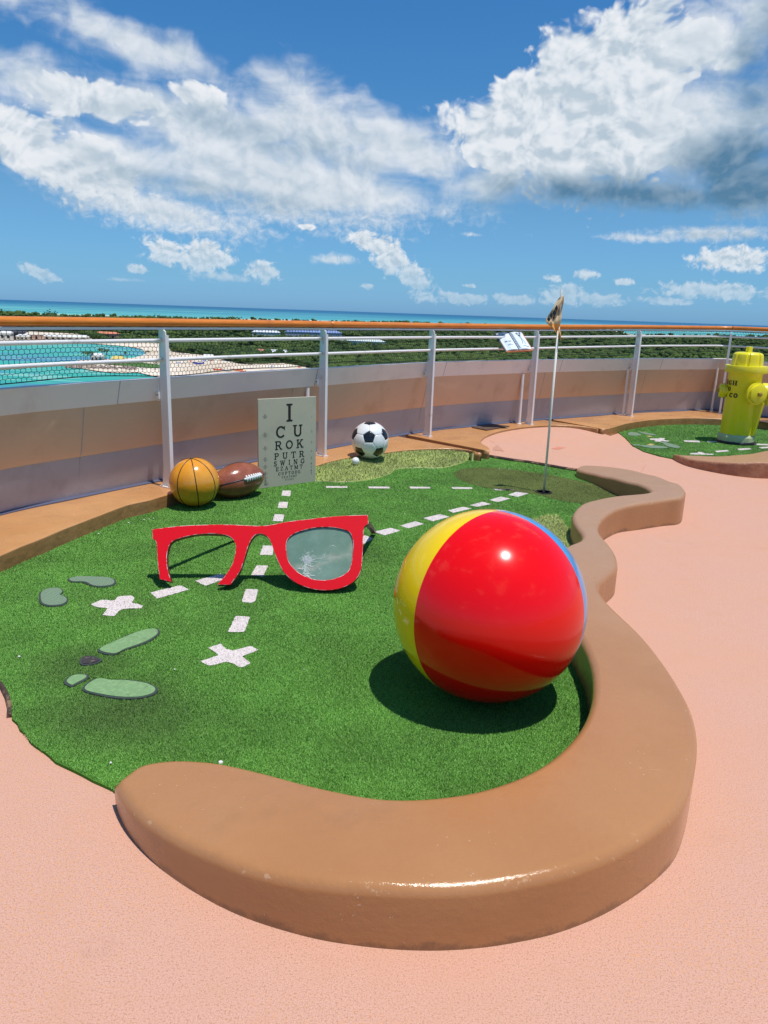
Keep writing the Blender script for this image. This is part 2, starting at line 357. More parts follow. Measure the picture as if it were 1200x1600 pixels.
class MB:
    """collects simple solids into one mesh"""
    def __init__(s): s.v = []; s.f = []; s.mi = []; s.k = 0
    def face(s, pts):
        n = len(s.v); s.v += [tuple(p) for p in pts]; s.f.append(tuple(range(n, n+len(pts)))); s.mi.append(s.k)
    def raw(s, v, f):
        n = len(s.v); s.v += [tuple(p) for p in v]; s.f += [tuple(i+n for i in q) for q in f]; s.mi += [s.k]*len(f)
    def box(s, c, sz, ax=None):
        c = np.array(c, float); A = np.eye(3) if ax is None else np.array(ax, float)
        P = [c + A[0]*sx*sz[0]/2 + A[1]*sy*sz[1]/2 + A[2]*sz_*sz[2]/2 for sx in (-1, 1) for sy in (-1, 1) for sz_ in (-1, 1)]
        s.raw(P, [(0, 1, 3, 2), (4, 6, 7, 5), (0, 4, 5, 1), (2, 3, 7, 6), (0, 2, 6, 4), (1, 5, 7, 3)])
    def tube(s, pts, r, seg=8, cap=True, closed=False):
        pts = [np.array(p, float) for p in pts]; n = len(pts); base = len(s.v)
        rr = r if hasattr(r, '__len__') else [r]*n
        up_ = np.array([0, 0, 1.0])
        for i, p in enumerate(pts):
            a = pts[(i-1) % n] if (closed or i) else pts[0]; b_ = pts[(i+1) % n] if (closed or i < n-1) else pts[-1]
            t = b_-a; t = t/(np.linalg.norm(t)+1e-12)
            e1 = np.cross(t, up_)
            if np.linalg.norm(e1) < 1e-3: e1 = np.cross(t, [1, 0, 0])
            e1 /= np.linalg.norm(e1); e2 = np.cross(e1, t)
            for k in range(seg):
                an = 2*pi*k/seg; s.v.append(tuple(p + rr[i]*(cos(an)*e1+sin(an)*e2)))
        for i in range(n if closed else n-1):
            j = (i+1) % n
            for k in range(seg):
                k2 = (k+1) % seg; s.f.append((base+i*seg+k, base+i*seg+k2, base+j*seg+k2, base+j*seg+k)); s.mi.append(s.k)
        if cap and not closed:
            s.f.append(tuple(base+k for k in range(seg))[::-1]); s.f.append(tuple(base+(n-1)*seg+k for k in range(seg))); s.mi += [s.k]*2
    def lathe(s, prof, c=(0, 0, 0), seg=32, ax=None):
        A = np.eye(3) if ax is None else np.array(ax, float); c = np.array(c, float); base = len(s.v); n = len(prof)
        for r, z in prof:
            for k in range(seg):
                a = 2*pi*k/seg; s.v.append(tuple(c + A[0]*r*cos(a)+A[1]*r*sin(a)+A[2]*z))
        for i in range(n-1):
            for k in range(seg):
                k2 = (k+1) % seg; s.f.append((base+i*seg+k, base+i*seg+k2, base+(i+1)*seg+k2, base+(i+1)*seg+k)); s.mi.append(s.k)
        s.f.append(tuple(base+k for k in range(seg))[::-1]); s.f.append(tuple(base+(n-1)*seg+k for k in range(seg))); s.mi += [s.k]*2
    def build(s, name, m, parent=None, smooth=False, ang=None):
        o = mesh(name, s.v, s.f, m, parent, smooth, s.mi)
        if ang: smooth_angle(o, ang)
        return o
def smooth_angle(o, deg=35):
    me = o.data; me.shade_smooth()
    bm = bmesh.new(); bm.from_mesh(me); lim = radians(deg)
    for e in bm.edges:
        if len(e.link_faces) == 2 and e.calc_face_angle(0) > lim: e.smooth = False
    bm.to_mesh(me); bm.free()
def catmull(P, n=8, closed=False):
    P = [np.array(p, float) for p in P]; N = len(P); out = []
    rng = range(N) if closed else range(N-1)
    for i in rng:
        p0 = P[(i-1) % N] if (closed or i > 0) else 2*P[0]-P[1]
        p1 = P[i]; p2 = P[(i+1) % N]
        p3 = P[(i+2) % N] if (closed or i < N-2) else 2*P[-1]-P[-2]
        for k in range(n):
            t = k/n
            out.append(.5*((2*p1)+(-p0+p2)*t+(2*p0-5*p1+4*p2-p3)*t*t+(-p0+3*p1-3*p2+p3)*t**3))
    if not closed: out.append(P[-1])
    return out
def resample(P, step, closed=False):
    P = np.array([p[:2] for p in P], float)
    if closed: P = np.vstack([P, P[:1]])
    d = np.r_[0, np.cumsum(np.linalg.norm(np.diff(P, axis=0), axis=1))]
    n = max(3, int(round(d[-1]/step))); s = np.linspace(0, d[-1], n+1)
    Q = np.c_[np.interp(s, d, P[:, 0]), np.interp(s, d, P[:, 1])]
    return Q[:-1] if closed else Q
def inside(poly, X, Y):
    poly = np.asarray(poly)[:, :2]; r = np.zeros(X.shape, bool); n = len(poly); j = n-1
    for i in range(n):
        xi, yi = poly[i]; xj, yj = poly[j]
        if yi != yj:
            c = ((yi > Y) != (yj > Y)) & (X < (xj-xi)*(Y-yi)/(yj-yi)+xi); r ^= c
        j = i
    return r
def dist_poly(poly, X, Y):
    poly = np.asarray(poly)[:, :2]; best = np.full(X.shape, 1e9)
    for i in range(len(poly)):
        a = poly[i]; b = poly[(i+1) % len(poly)]; ab = b-a; L = ab@ab+1e-12
        t = np.clip(((X-a[0])*ab[0]+(Y-a[1])*ab[1])/L, 0, 1)
        best = np.minimum(best, (X-a[0]-t*ab[0])**2+(Y-a[1]-t*ab[1])**2)
    return np.sqrt(best)
def area2(P): P = np.asarray(P); return np.sum(P[:, 0]*np.roll(P[:, 1], -1)-np.roll(P[:, 0], -1)*P[:, 1])
def tri(poly, extra):
    n = len(poly); pts = [Vector(p[:2]) for p in poly]+[Vector(p) for p in extra]
    vs, es, fs, ov, oe, of = delaunay_2d_cdt(pts, [], [list(range(n))], 1, 1e-6)
    return [tuple(v) for v in vs], [tuple(f) for f in fs]
def sheet(name, poly, zf, spacing, m, parent=None, smooth=True, skirt=None):
    poly = np.asarray(poly)[:, :2]
    if area2(poly) < 0: poly = poly[::-1]
    extra = []
    if spacing:
        xs = np.arange(poly[:, 0].min(), poly[:, 0].max(), spacing); ys = np.arange(poly[:, 1].min(), poly[:, 1].max(), spacing)
        X, Y = np.meshgrid(xs, ys); X = X.ravel(); Y = Y.ravel(); k = inside(poly, X, Y); X = X[k]; Y = Y[k]
        if len(X): k = dist_poly(poly, X, Y) > spacing*.3; extra = list(zip(X[k], Y[k]))
    vs, fs = tri(poly, extra)
    A = np.array(vs); Z = zf(A[:, 0], A[:, 1]) if callable(zf) else np.full(len(A), zf)
    V = [(a[0], a[1], z) for a, z in zip(A, Z)]; Fc = list(fs)
    if skirt is not None:
        ec = {}
        for f in fs:
            for i in range(len(f)): ec[(f[i], f[(i+1) % len(f)])] = 1
        bd = [e for e in ec if (e[1], e[0]) not in ec]
        low = {}
        for a, b in bd:
            for q in (a, b):
                if q not in low: low[q] = len(V); V.append(V[q]); V.append((V[q][0], V[q][1], skirt))
        Fc += [(low[b], low[a], low[a]+1, low[b]+1) for a, b in bd]
    return mesh(name, V, Fc, m, parent, smooth)
def slab(name, poly, hf, r, m, parent=None, z0=0.0, step=.03, wob=.003, sp=.12):
    """solid with an outline poly, height hf(x,y), all top edges rounded with radius r"""
    poly = resample(poly, step, True)
    if area2(poly) < 0: poly = poly[::-1]
    t = np.roll(poly, -1, 0)-np.roll(poly, 1, 0); t /= np.linalg.norm(t, axis=1)[:, None]+1e-9
    nrm = np.c_[-t[:, 1], t[:, 0]]
    extra = []
    for k in (12, 27, 45, 63, 80, 90):
        d = r*(1-cos(radians(k))); Q = poly+nrm*d
        ok = inside(poly, Q[:, 0], Q[:, 1]) & (dist_poly(poly, Q[:, 0], Q[:, 1]) > d*.93)
        extra += [tuple(q) for q in Q[ok]]
    xs = np.arange(poly[:, 0].min(), poly[:, 0].max(), sp); ys = np.arange(poly[:, 1].min(), poly[:, 1].max(), sp)
    X, Y = np.meshgrid(xs, ys); X = X.ravel(); Y = Y.ravel(); k = inside(poly, X, Y); X, Y = X[k], Y[k]
    if len(X): k = dist_poly(poly, X, Y) > r*1.3; extra += list(zip(X[k], Y[k]))
    vs, fs = tri(poly, extra); A = np.array(vs)
    D = dist_poly(poly, A[:, 0], A[:, 1]); h = np.array([hf(x, y) for x, y in A])
    q = np.clip(D, 0, r); Z = h - r + np.sqrt(np.maximum(0, r*r-(r-q)**2))
    Z += wob*np.sin(A[:, 0]*5.1+1)*np.sin(A[:, 1]*4.3)
    V = [(a[0], a[1], z) for a, z in zip(A, Z)]; F2 = list(fs)
    ec = {}
    for f in fs:
        for i in range(len(f)): ec[(f[i], f[(i+1) % len(f)])] = 1
    bd = [e for e in ec if (e[1], e[0]) not in ec]
    rings = {}
    for a, b in bd:
        for v in (a, b):
            if v not in rings:
                x, y, z = V[v]; ids = [v]
                for fz in (.66, .33, 0):
                    V.append((x, y, z0+(z-z0)*fz)); ids.append(len(V)-1)
                rings[v] = ids
    for a, b in bd:
        for j in range(3): F2.append((rings[b][j], rings[a][j], rings[a][j+1], rings[b][j+1]))
    return mesh(name, V, F2, m, parent, True)
def pxl(L, z=0.0): return [at(x, y, z)[:2] for x, y in L]

# ------------------------------------------------------------------ fibres
def fibres(name, polys, holes, m, parent, dens, hgt=.009, wid=.0026, zf=.013, lean=.6, label=None, kind=None, seed=1):
    """artificial turf: single-triangle fibres scattered inside polys but not inside holes"""
    rg = np.random.default_rng(seed); VX = []
    for poly in polys:
        poly = np.asarray(poly)[:, :2]; x0, y0 = poly.min(0); x1, y1 = poly.max(0)
        y = y0
        while y < y1:
            ya = min(y+.5, y1); ym = max(.8, (y+ya)/2)
            fac = min(1.0, (2.4/ym)**1.35) if dens > 0 else 1
            n = int(dens*fac*(x1-x0)*(ya-y))
            if n > 0:
                X = rg.uniform(x0, x1, n); Y = rg.uniform(y, ya, n); k = inside(poly, X, Y)
                X = X[k]; Y = Y[k]
                for h in holes:
                    h = np.asarray(h)[:, :2]
                    bb = (X > h[:, 0].min()) & (X < h[:, 0].max()) & (Y > h[:, 1].min()) & (Y < h[:, 1].max())
                    if bb.any():
                        kk = np.zeros(len(X), bool); kk[bb] = inside(h, X[bb], Y[bb]); X = X[~kk]; Y = Y[~kk]
                VX.append(np.c_[X, Y, np.full(len(X), 1/sqrt(fac))])
            y = ya
    A = np.vstack(VX); n = len(A)
    z = zf(A[:, 0], A[:, 1]) if callable(zf) else np.full(n, zf)
    an = rg.uniform(0, 2*pi, n); la = rg.uniform(0, 2*pi, n); lr = rg.uniform(0, lean, n)*hgt; hh = hgt*rg.uniform(.6, 1.15, n)
    w = wid*rg.uniform(.7, 1.2, n)*A[:, 2]/2
    P = np.zeros((n, 3, 3))
    P[:, 0] = np.c_[A[:, 0]-w*np.cos(an), A[:, 1]-w*np.sin(an), z-.002]
    P[:, 1] = np.c_[A[:, 0]+w*np.cos(an), A[:, 1]+w*np.sin(an), z-.002]
    P[:, 2] = np.c_[A[:, 0]+lr*np.cos(la), A[:, 1]+lr*np.sin(la), z+hh]
    me = bpy.data.meshes.new(name); me.vertices.add(3*n); me.vertices.foreach_set('co', P.ravel())
    me.loops.add(3*n); me.loops.foreach_set('vertex_index', np.arange(3*n, dtype=np.int32))
    me.polygons.add(n); me.polygons.foreach_set('loop_start', np.arange(0, 3*n, 3, dtype=np.int32)); me.update()
    o = link(name, me, m, parent)
    if label: o['label'] = label
    if kind: o['kind'] = kind
    return o

# ================================================================== THE DECK
TZ = .012
deck = mesh('deck_floor', [(-12, -6, 0), (30, -6, 0), (30, 22, 0), (-12, 22, 0)], [(0, 1, 2, 3)], M_DECK)
# the deck ends at the bulwark: cut it to the hull line further down
tagg(deck, kind='structure', label='speckled pink deck coating between the greens')

# --- main brown curb
HC = np.array([(*at(x, y, h)[:2], h) for x, y, h in [(904,731,.085),(930,735,.105),(960,737,.13),(1010,748,.175),(1050,760,.215),(1068,772,.235),(1000,780,.225),(940,790,.205),(905,810,.19),(936,850,.18),(960,870,.18),(905,900,.18),(985,1050,.19),(1080,1150,.20),(1000,1250,.20),(850,1320,.20),(640,1330,.192),(400,1290,.17),(300,1260,.145),(235,1240,.122),(190,1228,.108)]])
def hz(x, y):
    w = 1/((HC[:, 0]-x)**2+(HC[:, 1]-y)**2+.02)**1.5
    return float((w*HC[:, 2]).sum()/w.sum())
def at_h(x, y):
    z = .19
    for _ in range(6):
        p = at(x, y, z); z = hz(p[0], p[1])
    return np.array([p[0], p[1]])
outer_base = [(181,1262),(200,1303),(240,1348),(300,1392),(380,1433),(480,1464),(560,1478),(640,1485),(720,1484),(800,1474),(880,1455),(960,1420),(1030,1370),(1062,1325)]
outer_top = [(1091,1165),(1083,1110),(1060,1065),(1030,1022),(1000,987),(965,954),(947,935),(936,915),(946,902),(964,886),(965,873),(960,860),(951,848),(938,832),(936,822),(941,811),(954,800),(972,792),(1000,786),(1040,780),(1066,776),(1072,768),(1069,762),(1056,754),(1032,745),(1000,737),(960,730),(930,727),(908,727)]
inner_top = [(902,733),(930,740),(960,746.5),(990,754),(1008,760),(1016,766),(1010,769.5),(986,772),(956,775),(930,780),(910,786),(898,796),(894,804),(896,814),(902,824),(908,832),(909,839),(903,845),(884,853),(868,868),(862,890),(868,920),(885,958),(904,992),(918,1020),(926,1050),(926,1085),(916,1118),(897,1147),(870,1174),(840,1195),(800,1214),(750,1230),(700,1239),(650,1243.5),(610,1243.5),(575,1240),(542,1234),(475,1219),(407,1201),(340,1187),(277,1183),(227,1189),(204,1200),(189,1213)]
curb_out = [at(x, y, 0)[:2] for x, y in outer_base] + [at_h(x, y) for x, y in outer_top] + [at_h(x, y) for x, y in inner_top]
curb_out = np.array(catmull(curb_out, 6, True))
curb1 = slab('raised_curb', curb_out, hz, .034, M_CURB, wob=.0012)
tagg(curb1, 'glossy brown S-shaped raised kerb curling around the big beach ball', 'kerb')
def chip(name, x, y, z, r, m, parent, sd):
    c = at(x, y, z) if z is not None else at(x, y); rr = random.Random(sd); n = 11
    P = [(c[0]+r*rr.uniform(.55, 1.1)*cos(2*pi*k/n), c[1]+r*.8*rr.uniform(.55, 1.1)*sin(2*pi*k/n)) for k in range(n)]
    V = [(x_, y_, c[2]) for x_, y_ in P]+[(x_*.85+c[0]*.15, y_*.85+c[1]*.15, c[2]+.003) for x_, y_ in P]
    return mesh(name, V, [tuple(range(n, 2*n))]+[(k, (k+1) % n, n+(k+1) % n, n+k) for k in range(n)], m, parent, False)
M_CHIP = mat('bare_filler', (.72, .68, .64), rough=.6)
chip('paint_chip', 345, 1191, hz(-.5, 2.35)-.003, .011, M_CHIP, curb1, 4)['label'] = 'white chip in the kerb paint'
chip('paint_chip', 240, 1294, .098, .007, M_CHIP, curb1, 5)['label'] = 'white chip on the rounded kerb edge'

# --- far kerb beside the hydrant green
base2 = [(1052,718),(1070,727),(1100,735),(1150,744),(1200,748),(1290,748)]
top2 = [(1340,700),(1240,699),(1200,704),(1170,708),(1130,709),(1090,708),(1062,708.5),(1053,712)]
base2 = [(1051,717.5),(1070,727),(1100,735),(1150,744),(1200,748),(1290,748)]
top2 = [(1300,697,.2),(1240,699,.2),(1200,703,.2),(1170,706.5,.2),(1140,708,.185),(1110,708.5,.16),(1080,709,.12),(1062,710.5,.08)]
c2 = [at(x, y, 0)[:2] for x, y in base2]+[at(x, y, h)[:2] for x, y, h in top2]
curb2_out = np.array(catmull(c2, 5, True))
def hz2(x, y):
    X0 = at(1051, 716, .05); return float(np.interp(x-X0[0], [0, .25, .6, 1.1], [.06, .12, .175, .2]))
def fn_curb2(g, b):
    p = pos(g); n = g.noise(p, 9, 8, .7)
    c = g.mix(g.sstep(n, .35, .65), (.30, .115, .055, 1), (.40, .19, .10, 1))
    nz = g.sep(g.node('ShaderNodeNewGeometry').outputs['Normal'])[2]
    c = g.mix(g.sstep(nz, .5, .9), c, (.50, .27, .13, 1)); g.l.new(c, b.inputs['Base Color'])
    g.l.new(g.bump(g.noise(p, 14, 8, .7), .8, .03), b.inputs['Normal'])
M_CURB2 = mat('cracked_brown_paint', rough=.3, fn=fn_curb2)
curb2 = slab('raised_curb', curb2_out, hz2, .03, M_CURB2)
tagg(curb2, 'rough reddish brown kerb in front of the yellow hydrant', 'kerb')

# --- platform along the railing, in three poured sections
PZ = .12
wall_foot_px = [(-160,850),(0,803),(130,775),(262,748),(400,720),(505,702),(600,684),(680,672),(740,666),(832,657),(924,650),(990,645),(1062,642),(1122,641),(1200,652)]
wf = [at(x, y, PZ)[:2] for x, y in wall_foot_px]
wf = [wf[0]+(wf[0]-wf[1])*1.2]+wf+[np.array([8.6, 11.6]), np.array([10.2, 9.0])]
WF = resample(catmull(wf, 10), .10)
def curve_norm(P):
    t = np.gradient(P, axis=0); t /= np.linalg.norm(t, axis=1)[:, None]
    return t, np.c_[t[:, 1], -t[:, 0]]          # normal towards the deck
wt, wn = curve_norm(WF)
back = WF - wn*.05
def near_i(P, q): return int(np.argmin(np.linalg.norm(P-np.asarray(q)[:2], axis=1)))
j1b, j1f = at(625, 680, PZ)[:2], at(757, 706, PZ)[:2]
j2b, j2f = at(852, 655.5, PZ)[:2], at(940, 670, PZ)[:2]
front_a = [(-230,980),(-120,915),(-60,890),(0,867),(33,853),(67,840),(97,827),(133,813),(167,800),(200,788),(233,781),(263,772),(330,757),(400,743),(450,735),(494,727),(510,722),(545,714),(605,706),(640,702),(690,700.5),(720,701.5),(740,704),(754,706.5)]
front_b = [(765,704),(764,699),(755,694),(751,688.5),(759,681),(777,674),(801,669),(830,665.5),(866,664),(905,666),(937,669.5)]
front_c = [(943,670),(955,668),(985,660),(1024,655),(1066,653),(1108,653.5),(1150,656),(1200,661),(1260,670),(1330,690)]
fa, fb, fc = [[p for p in catmull(pxl(f, PZ), 4)] for f in (front_a, front_b, front_c)]
i1 = near_i(back, j1b); i2 = near_i(back, j2b)
def gap(P, q, d):   # drop points closer than d
    return P
plat = bpy.data.objects.new('platform', None); COL.objects.link(plat); tagg(plat, kind='structure', label='orange brown raised platform along the railing')
# shift of the joint edges to leave 12 mm between sections
secs = [(list(back[:i1])+[]+fa[::-1], 0), (list(back[i1+1:i2])+fb[::-1], 1), (list(back[i2+1:])+fc[::-1], 2)]
for P, k in secs:
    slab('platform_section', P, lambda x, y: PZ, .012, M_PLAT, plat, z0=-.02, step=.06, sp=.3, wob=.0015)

# --- drain mats on the platform
def flat_box(name, px4, z, h, m, label, cat, group=None):
    P = [at(x, y, z+h) for x, y in px4]; V = [(p[0], p[1], z) for p in P]+[tuple(p) for p in P]
    o = mesh(name, V, [(4, 5, 6, 7), (0, 1, 5, 4), (1, 2, 6, 5), (2, 3, 7, 6), (3, 0, 4, 7)], m)
    return tagg(o, label, cat, group)
M_MAT = mat('dark_brown_mat', (.10, .06, .04), rough=.8)
flat_box('floor_mat', [(737,667),(760,671.5),(796,665.5),(772,662.5)], PZ+.002, .012, M_MAT, 'thin dark brown mat lying on the orange platform below the open book', 'mat')
flat_box('floor_mat', [(1180,657),(1200,660.5),(1240,660),(1225,655)], PZ+.002, .012, M_MAT, 'thin dark mat on the platform right of the yellow hydrant', 'mat')

# ================================================================== TURF
left_px = [(-230,1010),(-190,950),(-120,925),(-60,902),(0,879),(33,866),(67,850),(100,838),(133,829),(167,818),(200,809),(233,799),(263,790)]
t1 = pxl(left_px)+[p for p in pxl([(330,776),(400,762),(450,752)])]+[p*1.0 for p in pxl([(494,741),(545,729),(605,720),(640,716),(690,714),(740,718)])]
t1 += pxl([(764,715.5),(800,721.5),(830,725.5),(870,732),(905,738.5)])
# follow the middle of the kerb, hidden under it
t1 += [at_h(x, y) for x, y in [(930,736),(990,745),(1040,762),(1020,775),(960,783),(920,795),(915,812),(928,835),(925,850),(900,880),(900,930),(950,1000),(990,1080),(980,1160),(900,1250),(780,1300),(650,1320),(480,1300),(330,1260),(230,1230)]]
t1 += pxl([(190,1246),(177,1239),(160,1229),(137,1217),(107,1202),(90,1194),(70,1180),(50,1165),(37,1150),(16,1117),(12,1087),(0,1066),(-20,1040),(-80,1030),(-150,1030)])
TURF1 = np.array(t1)
t2 = pxl([(966,676.5),(985,671),(1016,666.5),(1047,664),(1108,664),(1150,666),(1200,671),(1300,690)])+pxl([(1310,722),(1200,722),(1130,722),(1080,720),(1050,717.5),(1030,713.5),(1005,706),(988,697),(978,686)])
TURF2 = np.array(t2)
fringe = lambda P, a, s: P+np.c_[np.array([random.Random(i*3+s).uniform(-a, a) for i in range(len(P))]), np.array([random.Random(i*5+s).uniform(-a, a) for i in range(len(P))])]
T1R = fringe(resample(TURF1, .05, True), .006, 1); T2R = fringe(resample(TURF2, .08, True), .004, 2)
turf = sheet('turf', T1R, TZ, .4, M_TURFB, skirt=-.002, smooth=False); tagg(turf, kind='structure', label='bright green artificial turf of the near putting course')
turf2 = sheet('turf', T2R, TZ, .5, M_TURFB, skirt=-.002, smooth=False); tagg(turf2, kind='structure', label='bright green artificial turf around the yellow hydrant')

def Z(zx, zy, s, L): return [(zx+a/s, zy+b/s) for a, b in L]
S27 = 1200/440
marks = {
 'white_cross': [Z(0,860,S27,[(388,232),(430,213),(487,216),(503,199),(560,194),(574,205),(562,225),(610,238),(602,250),(545,250),(512,256),(487,283),(438,278),(460,250),(405,242)]),
                 Z(220,860,6,[(635,920),(750,880),(800,930),(870,945),(1030,900),(1105,940),(950,1000),(1030,1065),(940,1105),(880,1075),(810,1050),(650,1090),(555,1045),(725,990),(690,955)])],
 'white_dash': [Z(220,860,6,q) for q in ([(985,368),(1100,370),(1075,480),(1040,498),(945,488)],[(890,620),(1025,628),(970,770),(815,770)],[(1085,147),(1195,147),(1145,252),(1035,236)],[(90,400),(370,332),(455,372),(150,458)],[(510,290),(740,225),(850,250),(605,338)])]
  + [Z(320,740,7.5,q) for q in ([(680,850),(810,850),(795,962),(645,958)],[(820,480),(932,485),(915,565),(795,560)],[(872,337),(975,337),(962,410),(852,405)],[(910,203),(1010,205),(1000,270),(900,262)])]
  + [Z(480,740,5.4545,q) for q in ([(570,500),(715,465),(797,490),(660,530)],[(790,448),(920,410),(998,432),(860,470)],[(988,382),(1130,350),(1215,372),(1070,410)],[(160,110),(343,110),(343,125),(160,124)],[(515,113),(700,115),(703,130),(530,128)],[(868,114),(1045,117),(1052,130),(880,130)])]
  + [Z(660,720,5,q) for q in ([(200,390),(320,362),(385,376),(240,410)],[(370,350),(470,323),(537,342),(430,362)],[(522,310),(610,283),(688,298),(590,325)],[(668,268),(750,240),(830,258),(745,285)],[(225,208),(385,210),(392,223),(240,222)],[(552,218),(720,225),(725,236),(570,232)])]
  + [[(540,852),(570,837),(584,842),(556,858)],[(470,872),(500,860),(512,866),(484,878)]]}
M2 = {'white_cross': [Z(960,640,5,[(275,228),(345,228),(350,222),(398,226),(385,238),(428,246),(420,252),(372,247),(358,254),(310,250),(320,240),(280,238)]), Z(960,640,5,[(592,342),(650,340),(655,332),(690,335),(700,345),(775,348),(772,356),(592,352)])],
      'white_dash': [Z(960,640,5,q) for q in ([(538,242),(660,244),(670,258),(550,254)],[(785,325),(880,317),(897,328),(800,336)],[(958,308),(1055,302),(1075,312),(975,320)],[(1085,266),(1210,272),(1220,282),(1100,278)],[(1125,296),(1230,290),(1250,300),(1150,306)],[(720,246),(800,250),(800,258),(725,256)])]}
marks_xy = []; marks2_xy = []
for src, tf, dst, sd in ((marks, turf, marks_xy, 11), (M2, turf2, marks2_xy, 60)):
    for nm, L in src.items():
        for q in L:
            P = resample(pxl(q, TZ), .012 if tf is turf else .03, True); a_ = .0025 if tf is turf else .002
            P = fringe(P, a_, sd); dst.append(P)
            o = sheet(nm, P, TZ+.004, None, M_WHITEB, tf, False)
            fibres('fibre', [P], [], M_WHITEF, o, 60000, .0030, .0035, TZ+.0045, 1.6, seed=sd); o.children[0]['kind'] = 'stuff'; sd += 1

# footprints: flat composite soles let into the turf
def fn_sole(g, b):
    p = pos(g); n = g.noise(p, 60, 4, .6)
    c = g.mix(g.sstep(n, .4, .7), (.18, .31, .13, 1), (.235, .38, .165, 1))
    st = g.sstep(g.noise(p, 18, 6, .7), .58, .68); c = g.mix(g.mul(st, .5), c, (.09, .14, .07, 1)); g.l.new(c, b.inputs['Base Color'])
M_SOLE = mat('pale_green_sole', rough=.55, fn=fn_sole); M_SOLE2 = mat('grey_green_sole', (.17, .25, .16), rough=.5)
M_RIM = mat('dark_sole_rim', (.045, .055, .05), rough=.6); M_HOLE = mat('dirty_socket', rough=.8, fn=worn((.035, .03, .03, 1), (.32, .22, .16, 1), 22, .5, .62))
soles = [('sole', [(415,432),(480,395),(560,360),(620,342),(665,338),(682,350),(670,370),(620,400),(530,430),(480,450)], M_SOLE, 'long narrow pale green shoe sole'),
         ('sole', [(350,598),(405,553),(470,557),(540,557),(620,568),(665,588),(672,605),(650,622),(590,636),(510,637),(430,625)], M_SOLE, 'broad pale green shoe sole'),
         ('heel', [(273,568),(300,540),(345,532),(378,538),(370,555),(320,580),(300,586)], M_SOLE, 'pale green heel'),
         ('heel_socket', [(338,478),(350,460),(390,455),(435,472),(400,490),(350,493)], M_HOLE, 'dark socket where a heel plate is missing'),
         ('sole', [(290,125),(330,115),(400,115),(470,120),(495,135),(485,152),(440,160),(395,157),(350,140),(300,138)], M_SOLE2, 'grey green curved footprint with tread lines'),
         ('sole', [(165,205),(175,180),(210,165),(255,165),(270,180),(262,192),(285,205),(290,222),(265,238),(210,243),(175,232)], M_SOLE2, 'grey green kidney shaped footprint')]
sole_xy = []
for nm, q, m_, lb in soles:
    P = np.array(catmull(pxl(Z(0,860,S27,q), TZ), 5, True)); c = P.mean(0); sole_xy.append(P)
    o = sheet(nm, P, TZ+.007, None, M_RIM, turf, False, skirt=TZ); o['label'] = lb
    d = .011; n_ = np.linalg.norm(P-c, axis=1)[:, None]; Q = c+(P-c)*(1-d/n_)
    sheet('face_plate', Q, TZ+.0105, None, m_, o, False, skirt=TZ+.003)
    if m_ is M_SOLE2:
        w = MB(); R_ = Q.max(0)-Q.min(0)
        for k in range(9):
            xx = Q[:, 0].min()+R_[0]*(k+.7)/9.6
            col = [np.array([xx+.008*sin(t*6+k), Q[:, 1].min()+R_[1]*t]) for t in np.linspace(.12, .88, 12)]
            col = [p for p in col if inside(Q, np.array([p[0]]), np.array([p[1]]))[0]]
            if len(col) > 2: w.tube([(p[0], p[1], TZ+.0115) for p in col], .0016, 4)
        w.build('tread', mat('tread_green', (.24, .34, .22), rough=.5), o)
soles2 = [('sole', [(105,190),(125,180),(165,182),(205,198),(200,205),(160,208),(115,205)]), ('sole', [(185,178),(210,177),(280,190),(325,200),(310,205),(250,198)]), ('sole', [(200,288),(230,282),(330,285),(410,298),(400,305),(290,304)]),
          ('sole', [(380,268),(430,268),(490,285),(515,298),(480,304),(420,292)]), ('heel', [(148,277),(195,278),(198,285),(150,284)]), ('heel', [(355,257),(390,255),(415,262),(380,267)])]
sole2_xy = []
for nm, q in soles2:
    P = np.array(catmull(pxl(Z(960,640,5,q), TZ), 4, True)); sole2_xy.append(P)
    o = sheet(nm, P, TZ+.009, None, M_SOLE2, turf2, False, skirt=TZ)
M_YEL = mat('yellow_leafy_mark', (.55, .42, .12), rough=.6)
for q in ([(250,276),(280,271),(315,276),(285,283)], [(248,211),(280,209),(295,213),(270,217)]):
    P = np.array(pxl(Z(960,640,5,q), TZ)); sole2_xy.append(P); o = sheet('heel_socket', P, TZ+.008, None, M_YEL, turf2, False, skirt=TZ); o['label'] = 'yellowish heel socket'

# putting green and the two patches of long rough
olive_px = [(710,740),(718,734.5),(740,731.6),(780,732),(820,737),(860,743),(900,751),(932,758),(958,768),(975,772)]
olive_low = [(908,787),(880,783.5),(860,778.5),(836,773),(790,767),(760,762.5),(740,758),(724,752.5),(712,746)]
OL = np.array(catmull(pxl(olive_px, TZ), 5)[:-1]+[at_h(1000,760), at_h(990,780), at_h(930,795)]+catmull(pxl(olive_low, TZ), 5))
og = sheet('putting_green', OL, TZ+.004, .4, M_OLIVEB, turf, False); og['label'] = 'short olive putting green around the hole'
CUP = at(849.5, 770, TZ)
cup_hole = [(CUP[0]+.078*cos(a), CUP[1]+.078*sin(a)) for a in np.linspace(0, 2*pi, 24, endpoint=False)]
fo = fibres('fibre', [OL], [cup_hole]+marks_xy, M_OLIVE, og, 90000, .0045, .003, TZ+.005, .5, seed=3); fo['kind'] = 'stuff'
r1_top = [(470,741),(494,731),(510,726),(545,718),(605,710),(640,706),(690,704.5),(720,706),(740,709)]
r1_low = [(738,717),(713,727),(687,732),(649,731.5),(620,734),(609,741),(588,748),(559,752.5),(527,754),(500,752.5),(478,753)]
low_xy = catmull(pxl(r1_low, TZ), 5); top_xy = catmull(pxl(r1_top, .095), 5)
R1 = np.array(top_xy+low_xy)
TOPL = np.array(top_xy); LOWL = np.array(low_xy)
